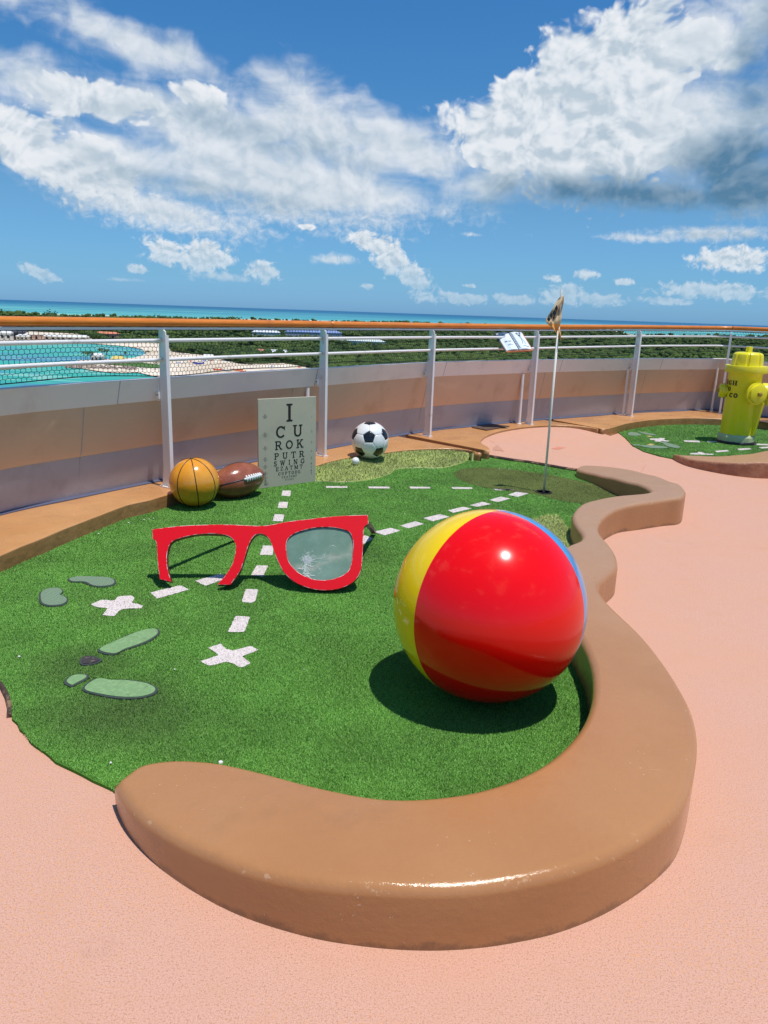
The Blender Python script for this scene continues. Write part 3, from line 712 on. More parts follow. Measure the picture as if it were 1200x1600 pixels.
def zr1(x, y):
    x = np.atleast_1d(x); y = np.atleast_1d(y); o = np.zeros(len(x))
    for i0 in range(0, len(x), 20000):
        X = x[i0:i0+20000, None]; Y = y[i0:i0+20000, None]
        a = np.sqrt((X-TOPL[None, :, 0])**2+(Y-TOPL[None, :, 1])**2).min(1); b = np.sqrt((X-LOWL[None, :, 0])**2+(Y-LOWL[None, :, 1])**2).min(1)
        f = b/(a+b+1e-6); f = f*f*(3-2*f); o[i0:i0+20000] = TZ+.012+.072*f
    return o
r1o = sheet('rough_patch', R1, zr1, .07, M_ROUGH, turf, True, skirt=TZ-.01); r1o['label'] = 'mound of long yellow green rough turf under the football'.replace('football', 'soccer ball')
fo = fibres('fibre', [R1], [], M_ROUGH, r1o, 110000, .022, .0032, zr1, 1.0, seed=4); fo['kind'] = 'stuff'
R2 = np.array(pxl([(800,830),(838,812),(850,808.5),(870,807)], TZ)+[at_h(900,803), at_h(915,815), at_h(925,835), at_h(912,850), at_h(895,865)]+pxl([(850,880)], TZ))
r2o = sheet('rough_patch', R2, TZ+.012, .3, M_ROUGH, turf, True, skirt=TZ-.01); r2o['label'] = 'patch of long yellow green rough turf against the kerb'
fo = fibres('fibre', [R2], [], M_ROUGH, r2o, 110000, .02, .003, TZ+.012, 1.0, seed=5); fo['kind'] = 'stuff'
holes = marks_xy+sole_xy+[OL, R1, R2]
curb_in = [c for c in [curb_out]]
gr = fibres('grass', [TURF1], holes+curb_in, M_TURF, None, 130000, .0075, .0031, TZ, 1.1, seed=2)
tagg(gr, 'bright green artificial grass fibres of the near putting course', 'artificial grass', kind='stuff')
gr2 = fibres('grass', [TURF2], marks2_xy+sole2_xy+[curb2_out], M_TURF, None, 120000, .0085, .0032, TZ, .75, seed=8)
tagg(gr2, 'bright green artificial grass fibres around the yellow hydrant', 'artificial grass', kind='stuff')

# raised pink ramp between the turf edge and the platform, with its dark edging
ramp_edge_px = [(763,711),(800,717),(830,721),(870,728),(903,733)]
re_xy = catmull(pxl(ramp_edge_px, .035), 4)
rb = re_xy+[at(930,738,0)[:2], at(1000,740,0)[:2], at(1010,725,0)[:2], at(985,700,0)[:2], at(975,690,0)[:2]]+fc[0:3][::-1]+fb[::-1]
RB = resample(rb, .08, True); rbR = resample([at(930,738,0)[:2], at(1000,740,0)[:2], at(1010,725,0)[:2], at(985,700,0)[:2], at(975,690,0)[:2]], .05); fbA = np.array(fb); reA = np.array(re_xy)
def zramp(x, y):
    a = np.sqrt((x[:, None]-fbA[None, :, 0])**2+(y[:, None]-fbA[None, :, 1])**2).min(1)
    b = np.sqrt((x[:, None]-reA[None, :, 0])**2+(y[:, None]-reA[None, :, 1])**2).min(1)
    lo = np.clip((x-.9)/1.2, 0, 1)
    flat = np.sqrt((x-3.4)**2+(y-8.8)**2)
    w1 = np.exp(-(a/.9)**2)*.085; w2 = .037*np.exp(-(b/.6)**2)
    far = np.clip(np.sqrt((x[:, None]-rbR[None, :, 0])**2+(y[:, None]-rbR[None, :, 1])**2).min(1)/.9, 0, 1); far = far*far*(3-2*far)
    near = np.clip(b/.25, 0, 1)
    return .0045+np.maximum(w1*np.clip(.35+b/.8, 0, 1), w2*np.clip(far*3, 0, 1))*np.where(b < .3, np.clip(far*3, 0, 1), far)
ramp = sheet('deck_ramp', RB, zramp, .15, M_DECK, None, True, skirt=-.01); tagg(ramp, kind='structure', label='pink deck ramp between near turf and railing platform')
M_EDGE = mat('dark_worn_edging', rough=.8, fn=worn((.05, .03, .02, 1), (.26, .15, .09, 1), 14, .5, .62, .6, 40, .01))
mb = MB(); mb.tube([(p[0], p[1]-.004, .024) for p in re_xy], .017, 6); ed = mb.build('turf_edging', M_EDGE); tagg(ed, 'dark worn edging strip between far end of turf and pink deck', 'edging')
mb = MB(); mb.tube([(*at(x, y, .01)[:2], .006) for x, y in [(-8,1060),(4,1072),(12,1088),(16,1105),(15,1118)]], .012, 6); ed = mb.build('turf_edging', M_EDGE); tagg(ed, 'frayed curled edge of the turf at the left of the pink deck', 'edging')
def deck_patch(px, col, nm, lb):
    P = np.array(pxl(px, .06)); mesh_ = sheet(nm, P, lambda x, y: zramp(x, y)+.003, .1, mat(nm+'_c', col, rough=.8), ramp, False); mesh_['label'] = lb
deck_patch([(862,698.5),(873,695.5),(883,696),(872,699.5)], (.62, .22, .13), 'deck_repair', 'small salmon red repair patch')
deck_patch([(766,692),(772,695),(788,705),(770,703)], (.50, .25, .17), 'deck_stain', 'worn brownish patch on the ramp')
# scattered white crumbs
mb = MB(); rr = random.Random(5)
crumbs = [(30,1026,.006),(173,1192,.005),(201,817,.006),(117,841,.007),(154,834,.006),(225,812,.006),(233,811,.005),(240,810,.005),(632,803,.005),(780,733,.006),(795,733,.006),(660,734,.006),(475,1046,.003),(273,1046,.004)]
for x, y, r in crumbs:
    c = at(x, y, TZ+.008)
    mb.lathe([(r*.6, -r*.6), (r, 0), (r*.7, r*.5), (r*.2, r*.7)], (c[0], c[1], TZ+.009), 7)
o = mb.build('crumbs', M_CHIP); tagg(o, 'small white crumbs scattered on the green turf', 'crumbs', kind='stuff')

# ================================================================== BULWARK
bul = bpy.data.objects.new('ship_bulwark', None); COL.objects.link(bul); bul.location = (0, 0, 0)
tagg(bul, 'curved ship bulwark with pale top band, cream panel and grey foot', 'ship wall')
def ribbon(name, prof, m, parent, thick=.02, i0=0, i1=None, P=WF, N=wn, zoff=None):
    """prof: list of (inward offset, z); a solid band following the hull line"""
    P = P[i0:i1]; N = N[i0:i1]; V = []; Fc = []; n = len(prof)*2
    full = prof+[(a-thick, z) for a, z in prof[::-1]]
    for i, (p, q) in enumerate(zip(P, N)):
        dz = 0 if zoff is None else zoff(i0+i)
        for a, z in full: V.append((p[0]+q[0]*a, p[1]+q[1]*a, z+dz))
    for i in range(len(P)-1):
        for k in range(n):
            k2 = (k+1) % n; Fc.append((i*n+k, (i+1)*n+k, (i+1)*n+k2, i*n+k2))
    Fc += [tuple(range(n)), tuple((len(P)-1)*n+k for k in range(n))[::-1]]
    o = mesh(name, V, Fc, m, parent, True); smooth_angle(o, 25); return o
segs = list(range(0, len(WF), 24))+[len(WF)]
segs = [s for s in segs if s < len(WF)-6]+[len(WF)]
for a, b in zip(segs[:-1], segs[1:]):
    e = min(b, len(WF)) if b == len(WF) else b
    ribbon('grey_panel', [(.0, .05), (.042, .30), (.070, .455)], M_GREY, bul, .02, a, e+1 if b < len(WF) else None)
    ribbon('cream_panel', [(.074, .452), (.090, .50), (.150, .80), (.158, .842)], M_TAN, bul, .02, a, e+1 if b < len(WF) else None)
    ribbon('top_band', [(.160, .838), (.185, .93), (.210, 1.020), (.196, 1.026)], M_FLANGE, bul, .03, a, e+1 if b < len(WF) else None)
for a in segs[1:-1]:
    mb = MB(); mb.tube([(WF[a][0]+wn[a][0]*(o_+.001), WF[a][1]+wn[a][1]*(o_+.001), z) for o_, z in [(.001, .13), (.042, .30), (.070, .452), (.090, .50), (.150, .80), (.158, .836)]], .0032, 5); mb.build('panel_joint', M_GREY, bul)
    mb = MB(); mb.tube([(WF[a+3][0]+wn[a+3][0]*(o_), WF[a+3][1]+wn[a+3][1]*(o_), z) for o_, z in [(.160, .838), (.185, .93), (.210, 1.02)]], .0035, 5); mb.build('panel_joint', M_GREY, bul)
ribbon('gutter', [(.045, .1205), (.045, .128), (.005, .140)], M_GUTTER, bul, .03)

# ================================================================== RAILING
feet = [(272,753),(502,711.5),(675,678.5),(833,662),(987,649),(1124,643)]
def foot_xy(x):
    # where the line of sight of column x meets the hull line moved inwards by the railing gap
    Q = WF+wn*.305; az = np.arctan2(Q[:, 0], Q[:, 1]); r = ray(*x); a = atan2(r[0], r[1]); k = int(np.argmin(np.abs(az-a))); return Q[k]
fp = [foot_xy(f) for f in feet]
RC = resample(WF+wn*.305, .05); k_ = np.ones(25)/25
RCp = np.vstack([np.repeat(RC[:1], 12, 0), RC, np.repeat(RC[-1:], 12, 0)]); RC = np.c_[np.convolve(RCp[:, 0], k_, 'valid'), np.convolve(RCp[:, 1], k_, 'valid')][14:-14]
rtg, rn = curve_norm(RC)
post_i = [near_i(RC, p) for p in fp]
IX = np.arange(len(RC)); ZO = np.interp(IX, [0, post_i[2], post_i[3], post_i[4], post_i[5], len(RC)-1], [0, 0, .012, .045, .072, .075])
zo = lambda i: ZO[i]
def off(i, a, z): return (RC[i][0]-rn[i][0]*a, RC[i][1]-rn[i][1]*a, z+ZO[i])
rail = bpy.data.objects.new('ship_railing', None); COL.objects.link(rail)
tagg(rail, 'curved white railing with teak handrail and black safety net above the sea', 'railing')
cut = [0]+[near_i(RC, at_dist(x, y, d)[:2]) for x, y, d in ((506,506,7.95),(858,512,11.2),(1147,514,14.4))]+[len(RC)-1]
for a, b in zip(cut[:-1], cut[1:]):
    mb = MB(); idx = list(range(a, b+1)); pts = [off(i, .055, 1.462) for i in idx]
    if a: pts[0] = tuple(np.array(pts[0])*.9+np.array(pts[1])*.1)
    # flattened section
    seg = 14; V = []; Fc = []
    for p, i in zip(pts, idx):
        for k in range(seg):
            an = 2*pi*k/seg; V.append((p[0]+rn[i][0]*.043*cos(an), p[1]+rn[i][1]*.043*cos(an), p[2]+.033*sin(an)))
    for i in range(len(pts)-1):
        for k in range(seg): Fc.append((i*seg+k, (i+1)*seg+k, (i+1)*seg+(k+1) % seg, i*seg+(k+1) % seg))
    Fc += [tuple(range(seg)), tuple((len(pts)-1)*seg+k for k in range(seg))[::-1]]
    mesh('handrail', V, Fc, M_TEAK, rail, True)
    if a:
        q = np.array(off(a, .055, 1.462)); t = rtg[a]; mb = MB(); mb.tube([q-np.array([*t, 0])*.006, q+np.array([*t, 0])*.006], .0345, 14); mb.build('handrail_joint', M_DARK, rail, True)
mb = MB(); V = []; Fc = []
for i in IX:
    for a, z in ((.03, 1.408), (.03, 1.424), (.085, 1.424), (.085, 1.408)): V.append(off(i, a, z))
for i in range(len(RC)-1):
    for k in range(4): Fc.append((i*4+k, i*4+(k+1) % 4, i*4+4+(k+1) % 4, i*4+4+k))
mesh('handrail_base', V, Fc, M_METALW, rail)
bounds = [0]+post_i+[len(RC)-1]
for a, b in zip(bounds[:-1], bounds[1:]):
    for z, r in ((1.323, .0165), (1.172, .0155)):
        mb = MB(); mb.tube([off(i, .05, z) for i in range(a, b+1, 2)]+[off(b, .05, z)], r, 10); mb.build('rail_bar', M_METALW, rail, True)
M_LAMP = mat('white_plastic', (.8, .79, .76), rough=.35)
for i in post_i:
    pp = bpy.data.objects.new('post', None); COL.objects.link(pp); pp.parent = rail
    n3 = np.array([*rn[i], 0]); t3 = np.array([*rtg[i], 0]); c = np.array([*RC[i], 0]); z1 = 1.412+ZO[i]
    mb = MB(); q = c-n3*.05
    # web plate, wider at the bottom foot
    prof = [(.115, PZ), (.02, PZ), (.004, PZ+.0), (.004, z1-.02), (.03, z1), (.080, z1), (.088, 1.0), (.088, PZ+.12)]
    V = [c-n3*a+t3*s*.006+np.array([0, 0, z]) for s in (-1, 1) for a, z in prof]; n = len(prof)
    mb.raw(V, [tuple(range(n)), tuple(range(2*n-1, n-1, -1))]+[(k, n+k, n+(k+1) % n, (k+1) % n) for k in range(n)])
    mb.build('web_plate', M_METALW, pp)
    mb = MB(); mb.box(c+n3*.0035+np.array([0, 0, (PZ+z1)/2-.02]), (.012, .034, z1-PZ-.05), (n3, t3, (0, 0, 1))); mb.build('edge_strip', M_METALW, pp)
    mb = MB(); mb.box(c-n3*.05+np.array([0, 0, PZ+.005]), (.13, .07, .012), (n3, t3, (0, 0, 1))); mb.build('foot_plate', M_METALW, pp)
    for sx in (-1, 1):
        for dn in (-.045, .045):
            mb = MB(); mb.lathe([(.009, 0), (.009, .008), (.004, .011)], c-n3*(.05+dn)+t3*sx*.024+np.array([0, 0, PZ+.011]), 6); mb.build('bolt', mat('bolt_steel', (.40, .30, .24), rough=.5), pp)
    # bracket to the bulwark
    j = near_i(WF, RC[i]); gapd = max(.125, np.linalg.norm(WF[j]-RC[i])-.175)
    mb = MB(); L = gapd-.095
    mb.box(c-n3*(.096+L/2)+np.array([0, 0, .93]), (L, .012, .185), (n3, t3, (0, 0, 1))); mb.build('bracket', M_METALW, pp)
    mb = MB(); mb.box(c-n3*(.105)+t3*(-.0)+np.array([0, 0, .885])-t3*0, (.034, .05, .055), (n3, t3, (0, 0, 1))); b_ = mb.build('lamp_box', M_LAMP, pp)
    lens_c = c-n3*.105+np.array([0, 0, .888]); mb = MB(); mb.lathe([(.006, 0), (.006, .004), (.003, .005)], lens_c-t3*.0252, 12, (n3, (0, 0, 1), -t3)); mb.build('lamp_lens', M_BLACK, b_)
# slim struts along the foot of the bulwark
for x, y, h in ((263,751,.80),(478,706,.80),(808,660,.80),(972,648,.83),(1110,642.5,.83)):
    Q_ = WF+wn*.165; az_ = np.arctan2(Q_[:, 0], Q_[:, 1]); r_ = ray(x, y); kq = int(np.argmin(np.abs(az_-atan2(r_[0], r_[1])))); p = Q_[kq]; h += .03
    mb = MB(); mb.tube([(p[0], p[1], PZ), (p[0]+.0, p[1]-.0, h)], .021, 10); mb.lathe([(.035, 0), (.035, .008), (.021, .012)], (p[0], p[1], PZ), 12)
    mb.build('strut', M_METALW, rail, True, 40)

# safety net
NA, NB = 0.078, None
arc = np.r_[0, np.cumsum(np.linalg.norm(np.diff(RC, axis=0), axis=1))]
def netp(s, z, a=.088):
    x = np.interp(s, arc, RC[:, 0]-rn[:, 0]*a); y = np.interp(s, arc, RC[:, 1]-rn[:, 1]*a); return (x, y, z+np.interp(s, arc, ZO))
cell = .040; rows = 11; ztop = 1.405; rr = random.Random(3)
sag = lambda s: .012*sin(s*1.7)+.01*sin(s*4.1+1)
for a, b in zip(bounds[:-1], bounds[1:]):
    s0, s1 = arc[a]+.01, arc[b]-.01; ncol = max(3, int((s1-s0)/cell)); V = []; Fc = []; st = (s1-s0)/ncol
    mb = MB()
    def cord(p, q, r=.0021):
        p = np.array(p); q = np.array(q); t = q-p; L = np.linalg.norm(t)
        if L < 1e-6: return
        t /= L; e = np.cross(t, (rtg[a][1], -rtg[a][0], .2)); e /= np.linalg.norm(e); f = np.cross(t, e)
        mb.raw([p+e*r, p-e*.5*r+f*.87*r, p-e*.5*r-f*.87*r, q+e*r, q-e*.5*r+f*.87*r, q-e*.5*r-f*.87*r], [(0, 1, 4, 3), (1, 2, 5, 4), (2, 0, 3, 5)])
    node = {}
    for r_ in range(rows+1):
        zz = ztop-(ztop-1.058)*r_/rows
        for c_ in range(ncol+1):
            s = s0+(c_+(.5 if r_ % 2 else 0))*st; s = min(max(s+rr.uniform(-.004, .004), s0), s1)
            node[r_, c_] = netp(s, zz+rr.uniform(-.0025, .0025)+sag(s)*r_/rows)
    for r_ in range(rows+1):
        for c_ in range(ncol):
            # brick-like meshes: short vertical, gently stepped horizontals
            p = node[r_, c_]; q = node[r_, c_+1]
            mid = tuple((np.array(p)+np.array(q))/2+np.array([0, 0, -.006 if r_ < rows else 0]))
            cord(p, mid); cord(mid, q)
            if r_ < rows:
                nx = node[r_+1, c_] if not r_ % 2 else node[r_+1, min(c_+1, ncol)]
                cord(mid if not r_ % 2 else mid, nx)
    V = [netp(s, 1.056+sag(s)) for s in np.linspace(s0, s1, 24)]
    mb.tube(V, .004, 5); V = [netp(s, ztop) for s in np.linspace(s0, s1, 24)]; mb.tube(V, .0035, 5)
    mb.build('safety_net', M_NET, rail)

# ================================================================== OPEN BOOK SIGN
bk_px = [(772.5,519.5),(815,517.5),(833,546.5),(790.5,549)]
_q = bk_c = at_dist(802, 533, 9.9); _k = near_i(np.c_[np.arctan2(RC[:, 0], RC[:, 1]), 0*RC[:, 0]], [atan2(_q[0], _q[1]), 0]); YB = RC[_k][1]-.30; YT = YB+.30
B4 = [at_y(*bk_px[0], YT), at_y(*bk_px[1], YT), at_y(*bk_px[2], YB), at_y(*bk_px[3], YB)]
bc = sum(B4)/4
book = empty('book_sign', (bc[0], bc[1], bc[2]), 'open book sign with blue white pages tilted on the railing', 'sign')
book_inv = Vector((-bc[0], -bc[1], -bc[2]))
eu = (B4[1]+B4[2]-B4[0]-B4[3]); eu /= np.linalg.norm(eu); ev = (B4[0]+B4[1]-B4[2]-B4[3])/2; ev -= eu*(ev@eu)*0; evn = np.linalg.norm(ev)
en = np.cross(eu, ev/evn); en /= np.linalg.norm(en)
if en[2] < 0: en = -en
def bq(u_, v_, h=0): # u,v in 0..1 over the book, v=0 at the bottom
    lo = B4[3]*(1-u_)+B4[2]*u_; hi = B4[0]*(1-u_)+B4[1]*u_
    return lo*(1-v_)+hi*v_+en*h-bc
M_COVER = mat('orange_brown_cover', (.50, .16, .06), rough=.4); M_PAGE = mat('book_page', (.66, .76, .86), rough=.4); M_INK = mat('book_ink', (.02, .03, .06), rough=.5); M_NAVY = mat('navy_cover_edge', (.02, .025, .05), rough=.5)
def slabq(mb, u0, v0, u1, v1, h0, h1):
    P = [bq(a, b, h) for h in (h0, h1) for a, b in ((u0, v0), (u1, v0), (u1, v1), (u0, v1))]
    mb.raw(P, [(4, 5, 6, 7), (3, 2, 1, 0), (0, 1, 5, 4), (1, 2, 6, 5), (2, 3, 7, 6), (3, 0, 4, 7)])
mb = MB(); slabq(mb, 0, 0, 1, .92, -.024, -.006); mb.k = 1; slabq(mb, 0, .92, 1, 1, -.024, -.004); slabq(mb, -.004, 0, .02, 1, -.026, -.005); mb.build('cover', [M_COVER, M_NAVY], book)
for sgn in (0, 1):
    mb = MB(); n = 8; V = []
    for k in range(n+1):
        t = k/n; uu = .5-(.46*t) if sgn == 0 else .5+.46*t
        hh = .016*sin(pi*min(1, t*1.15+.02))*1.0+.002
        V += [bq(uu, .045, hh), bq(uu, .93, hh), bq(uu, .045, -.008), bq(uu, .93, -.008)]
    Fc = []
    for k in range(n):
        a = 4*k; Fc += [(a, a+4, a+5, a+1), (a+2, a+3, a+7, a+6), (a, a+2, a+6, a+4), (a+1, a+5, a+7, a+3)]
    Fc += [(0, 1, 3, 2), (4*n, 4*n+2, 4*n+3, 4*n+1)]
    mb.raw(V, Fc); mb.build('page', M_PAGE, book, True, 30)
def ph(u_): t = abs(u_-.5)/.46; return .016*sin(pi*min(1, t*1.15+.02))+.0045
mb = MB()
def bline(pts, r=.0022): mb.tube([bq(a, b, ph(a)) for a, b in pts], r, 4)
bline([(.22+.07*cos(a), .76+.07*sin(a)) for a in np.linspace(0, 2*pi, 16)]); bline([(.17, .76), (.27, .76)])
for v0, a0, a1 in ((.47, .15, .25), (.47, .28, .38), (.44, .15, .25), (.44, .28, .38), (.31, .22, .34), (.27, .18, .38)):
    n = 9; bline([(a0+(a1-a0)*k/n, v0+(.012 if k % 2 else -.012)) for k in range(n+1)], .0016)
rr = random.Random(2)
for k in range(9):
    v0 = .9-.09*k; bline([(.53+.05*t, v0-.10*t+.03*sin(3*t)) for t in np.linspace(0, 1, 6)], .002)
bline([(.72+.07*sin(t*3), .82-.55*t) for t in np.linspace(0, 1, 12)], .002); bline([(.85-.03*sin(t*4), .8-.5*t) for t in np.linspace(0, 1, 12)], .0016)
for c_ in ((.74, .83), (.86, .86), (.80, .74)): bline([(c_[0]+.03*cos(a), c_[1]+.035*sin(a)) for a in np.linspace(0, 2*pi, 9)], .004)
bline([(.70, .16), (.78, .20), (.86, .15), (.93, .18)])
mb.build('page_print', M_INK, book)['kind'] = 'stuff'
mb = MB(); mb.tube([bq(.5, .02, .004), bq(.5, .97, .004)], .005, 6)
for k in range(11): mb.tube([bq(.47, .08+.085*k, .012), bq(.5, .08+.085*k, .019), bq(.53, .08+.085*k, .012)], .0022, 5)
mb.build('spiral_binding', M_NAVY, book)
for du in (.25, .7):
    mb = MB(); a = bq(du, .55, -.026); w = off(near_i(RC, (a+bc)[:2]), .05, 1.172); w = np.array(w)-bc
    mb.tube([a, a+np.array([0, 0, -.05]), w], .008, 8); mb.build('mount_arm', M_METALW, book)

# ================================================================== BEACH BALL
def ball_from_px(px, py, rpx_l, z0):
    c = ray(px, py); ang = asin(min(.9, rpx_l)); t = (z0-CAM_H)/(c[2]-sin(ang)); return C0+t*c, t*sin(ang)
cB = ray(613,946)+ray(916,946)+ray(765,793.5)+ray(765,1098.5); cB /= np.linalg.norm(cB); aB = radians(7.158)
tB = (TZ+.004-CAM_H)/(cB[2]-sin(aB)); BC = C0+tB*cB; BR = tB*sin(aB)
def uvpatch(name, R, th0, th1, m, parent, A, nth=24, nph=40, edge=.0):
    """one gore of a ball between two meridians"""
    V = []; Fc = []
    for j in range(nph+1):
        ph_ = -pi/2+pi*j/nph
        for i in range(nth+1):
            th = th0+(th1-th0)*i/nth
            r = R*(1-(edge if i in (0, nth) else 0))
            l = np.array([cos(ph_)*cos(th), cos(ph_)*sin(th), sin(ph_)])*r
            V.append(tuple(A.T@l))
    for j in range(nph):
        for i in range(nth):
            a = j*(nth+1)+i; Fc.append((a, a+1, a+nth+2, a+nth+1))
    return mesh(name, V, Fc, m, parent, True)
nA = np.array([-.60094635, .79839292, -.03784483]); nB = np.array([.4897745, .86717841, -.09012517])
axz = np.cross(nA, nB); axz /= np.linalg.norm(axz); axz *= np.sign(axz[2])
mA = np.cross(axz, nA); mA /= np.linalg.norm(mA); mBv = np.cross(axz, nB); mBv /= np.linalg.norm(mBv)
tocam = C0-BC; tocam /= np.linalg.norm(tocam)
left_ref = -rt+tocam*.6; right_ref = rt*1.0+tocam*.1
if mA@left_ref < 0: mA = -mA
if mBv@right_ref < 0: mBv = -mBv
AX = np.array([mA, np.cross(axz, mA), axz])
thB = atan2(AX[1]@mBv, AX[0]@mBv)
if thB < 0: thB += 2*pi
def gloss(name, col, dirt=.05):
    def fn(g, b):
        p = objc(g)
        c = g.mix(g.mul(g.sstep(g.noise(g.scale(p, 2, 9, 4), 9, 6, .75), .70, .74), .30), col, tuple(min(1, c_*.8+.12) for c_ in col[:3])+(1,))
        g.l.new(c, b.inputs['Base Color'])
        sc = g.sstep(g.noise(g.scale(p, 3, 30, 8), 2.0, 6, .8), .60, .66)
        g.l.new(g.add(.17, g.mul(sc, .16)), b.inputs['Roughness'])
        h = g.add(g.noise(p, 3.5, 2, .5), g.mul(g.sstep(g.noise(g.scale(p, 1, 1.6, 1), 28, 3, .6), .64, .70), .02))
        g.l.new(g.bump(h, .10, .02), b.inputs['Normal'])
    return mat(name, rough=.06, spec=.22, coat=.42, coat_rough=.018, fn=fn)
M_RED = gloss('glossy_red', (.84, .002, .001, 1)); M_YELB = gloss('glossy_yellow', (.95, .64, .0, 1)); M_BLUE = gloss('glossy_blue', (.04, .30, .62, 1)); M_WHT = gloss('glossy_white', (.8, .8, .8, 1)); M_ORB = gloss('glossy_orange', (.85, .30, .02, 1))
bb = empty('beach_ball', tuple(BC), 'huge glossy beach ball with red, yellow and blue panels on the turf', 'beach ball')
TH = [0, thB]; rest = 2*pi-abs(thB)
if thB > pi: # red lies on the negative side
    span = 2*pi-thB; red = (-span, 0); others = [(0, 1), ]
    TH = [-span, 0]; rest = 2*pi-span
    uvpatch('panel', BR, -span, 0, M_RED, bb, AX, 40)['label'] = 'red panel'
    k = rest/4; cols = [(M_YELB, 'yellow panel'), (M_ORB, 'orange panel'), (M_WHT, 'white panel'), (M_BLUE, 'blue panel')]
    for q, (m_, lb) in enumerate(cols): uvpatch('panel', BR, q*k, (q+1)*k, m_, bb, AX, 20)['label'] = lb
else:
    uvpatch('panel', BR, 0, thB, M_RED, bb, AX, 40)['label'] = 'red panel'
    k = rest/4; cols = [(M_BLUE, 'blue panel'), (M_WHT, 'white panel'), (M_ORB, 'orange panel'), (M_YELB, 'yellow panel')]
    for q, (m_, lb) in enumerate(cols): uvpatch('panel', BR, thB+q*k, thB+(q+1)*k, m_, bb, AX, 20)['label'] = lb

# ================================================================== SOCCER BALL
def icosa():
    p = (1+sqrt(5))/2; V = np.array([(-1, p, 0), (1, p, 0), (-1, -p, 0), (1, -p, 0), (0, -1, p), (0, 1, p), (0, -1, -p), (0, 1, -p), (p, 0, -1), (p, 0, 1), (-p, 0, -1), (-p, 0, 1)], float); V /= np.linalg.norm(V[0])
    Fc = [(0, 11, 5), (0, 5, 1), (0, 1, 7), (0, 7, 10), (0, 10, 11), (1, 5, 9), (5, 11, 4), (11, 10, 2), (10, 7, 6), (7, 1, 8), (3, 9, 4), (3, 4, 2), (3, 2, 6), (3, 6, 8), (3, 8, 9), (4, 9, 5), (2, 4, 11), (6, 2, 10), (8, 6, 7), (9, 8, 1)]
    return V, Fc
def soccer():
    zg = float(zr1(np.array([at(578,722,.06)[0]]), np.array([at(578,722,.06)[1]]))[0])+.004
    c = ray(578, 688); a = asin(29.3/sqrt(F*F+22*22+112*112)); t = (zg-CAM_H)/(c[2]-sin(a)); ctr = C0+t*c; R = t*sin(a)
    V, Fc = icosa()
    tc = C0-ctr; tc /= np.linalg.norm(tc)
    d0 = tc+up*.17-rt*.05; d0 /= np.linalg.norm(d0)            # this pentagon faces the camera
    v0 = V[0]; nb = [k for k in range(12) if .3 < V[0]@V[k] < .6]
    # rotation taking v0 to d0 and a neighbour towards up
    v1 = V[nb[0]]; e1 = v1-(v1@v0)*v0; e1 /= np.linalg.norm(e1); A = np.array([v0, e1, np.cross(v0, e1)])
    u1 = up+rt*.02-((up+rt*.02)@d0)*d0; u1 /= np.linalg.norm(u1); Bm = np.array([d0, u1, np.cross(d0, u1)])
    Rm = Bm.T@A; V = V@Rm.T
    o = empty('soccer_ball', tuple(ctr), 'black and white soccer ball on the yellow green mound', 'soccer ball')
    mw = mat('ball_white', rough=.2, coat=.3, fn=worn((.78, .78, .77, 1), (.62, .62, .60, 1), 5, .5, .7)); mk = mat('ball_black', (.012, .012, .014), rough=.2, coat=.3)
    polys = []
    for k in range(12):
        ns = [j for j in range(12) if j != k and V[k]@V[j] > .3]
        pts = [V[k]+(V[j]-V[k])/3 for j in ns]; polys.append((pts, mk))
    for f in Fc:
        pts = []
        for i in range(3):
            a_, b_ = V[f[i]], V[f[(i+1) % 3]]; pts += [a_+(b_-a_)/3, a_+(b_-a_)*2/3]
        polys.append((pts, mw))
    for pts, m_ in polys:
        cen = sum(pts)/len(pts); n = cen/np.linalg.norm(cen); e = pts[0]-cen; e -= (e@n)*n; e /= np.linalg.norm(e); f_ = np.cross(n, e)
        pts = sorted(pts, key=lambda p: atan2((p-cen)@f_, (p-cen)@e)); N = len(pts); VV = [tuple(n*R)]; rings = 5; sub = 3; FF = []
        for r_ in range(1, rings+1):
            q = [0, .3, .6, .85, .96, 1.0][r_]
            for i in range(N):
                for s in range(sub):
                    p = pts[i]*(1-s/sub)+pts[(i+1) % N]*s/sub; p = cen+(p-cen)*q*.994; p = p/np.linalg.norm(p)
                    VV.append(tuple(p*R*(1-(.018 if r_ == rings else .004 if r_ == rings-1 else 0))))
        M = N*sub
        for i in range(M): FF.append((0, 1+i, 1+(i+1) % M))
        for r_ in range(rings-1):
            for i in range(M): a_ = 1+r_*M; FF.append((a_+i, a_+M+i, a_+M+(i+1) % M, a_+(i+1) % M))
        mesh('panel', VV, FF, m_, o, True)
    mb = MB(); mb.lathe([(R*.981*cos(t_), R*.981*sin(t_)) for t_ in np.linspace(-1.5, 1.5, 20)], (0, 0, 0), 32); mb.build('bladder', mat('seam_grey', (.12, .12, .12), rough=.6), o, True)
soccer()
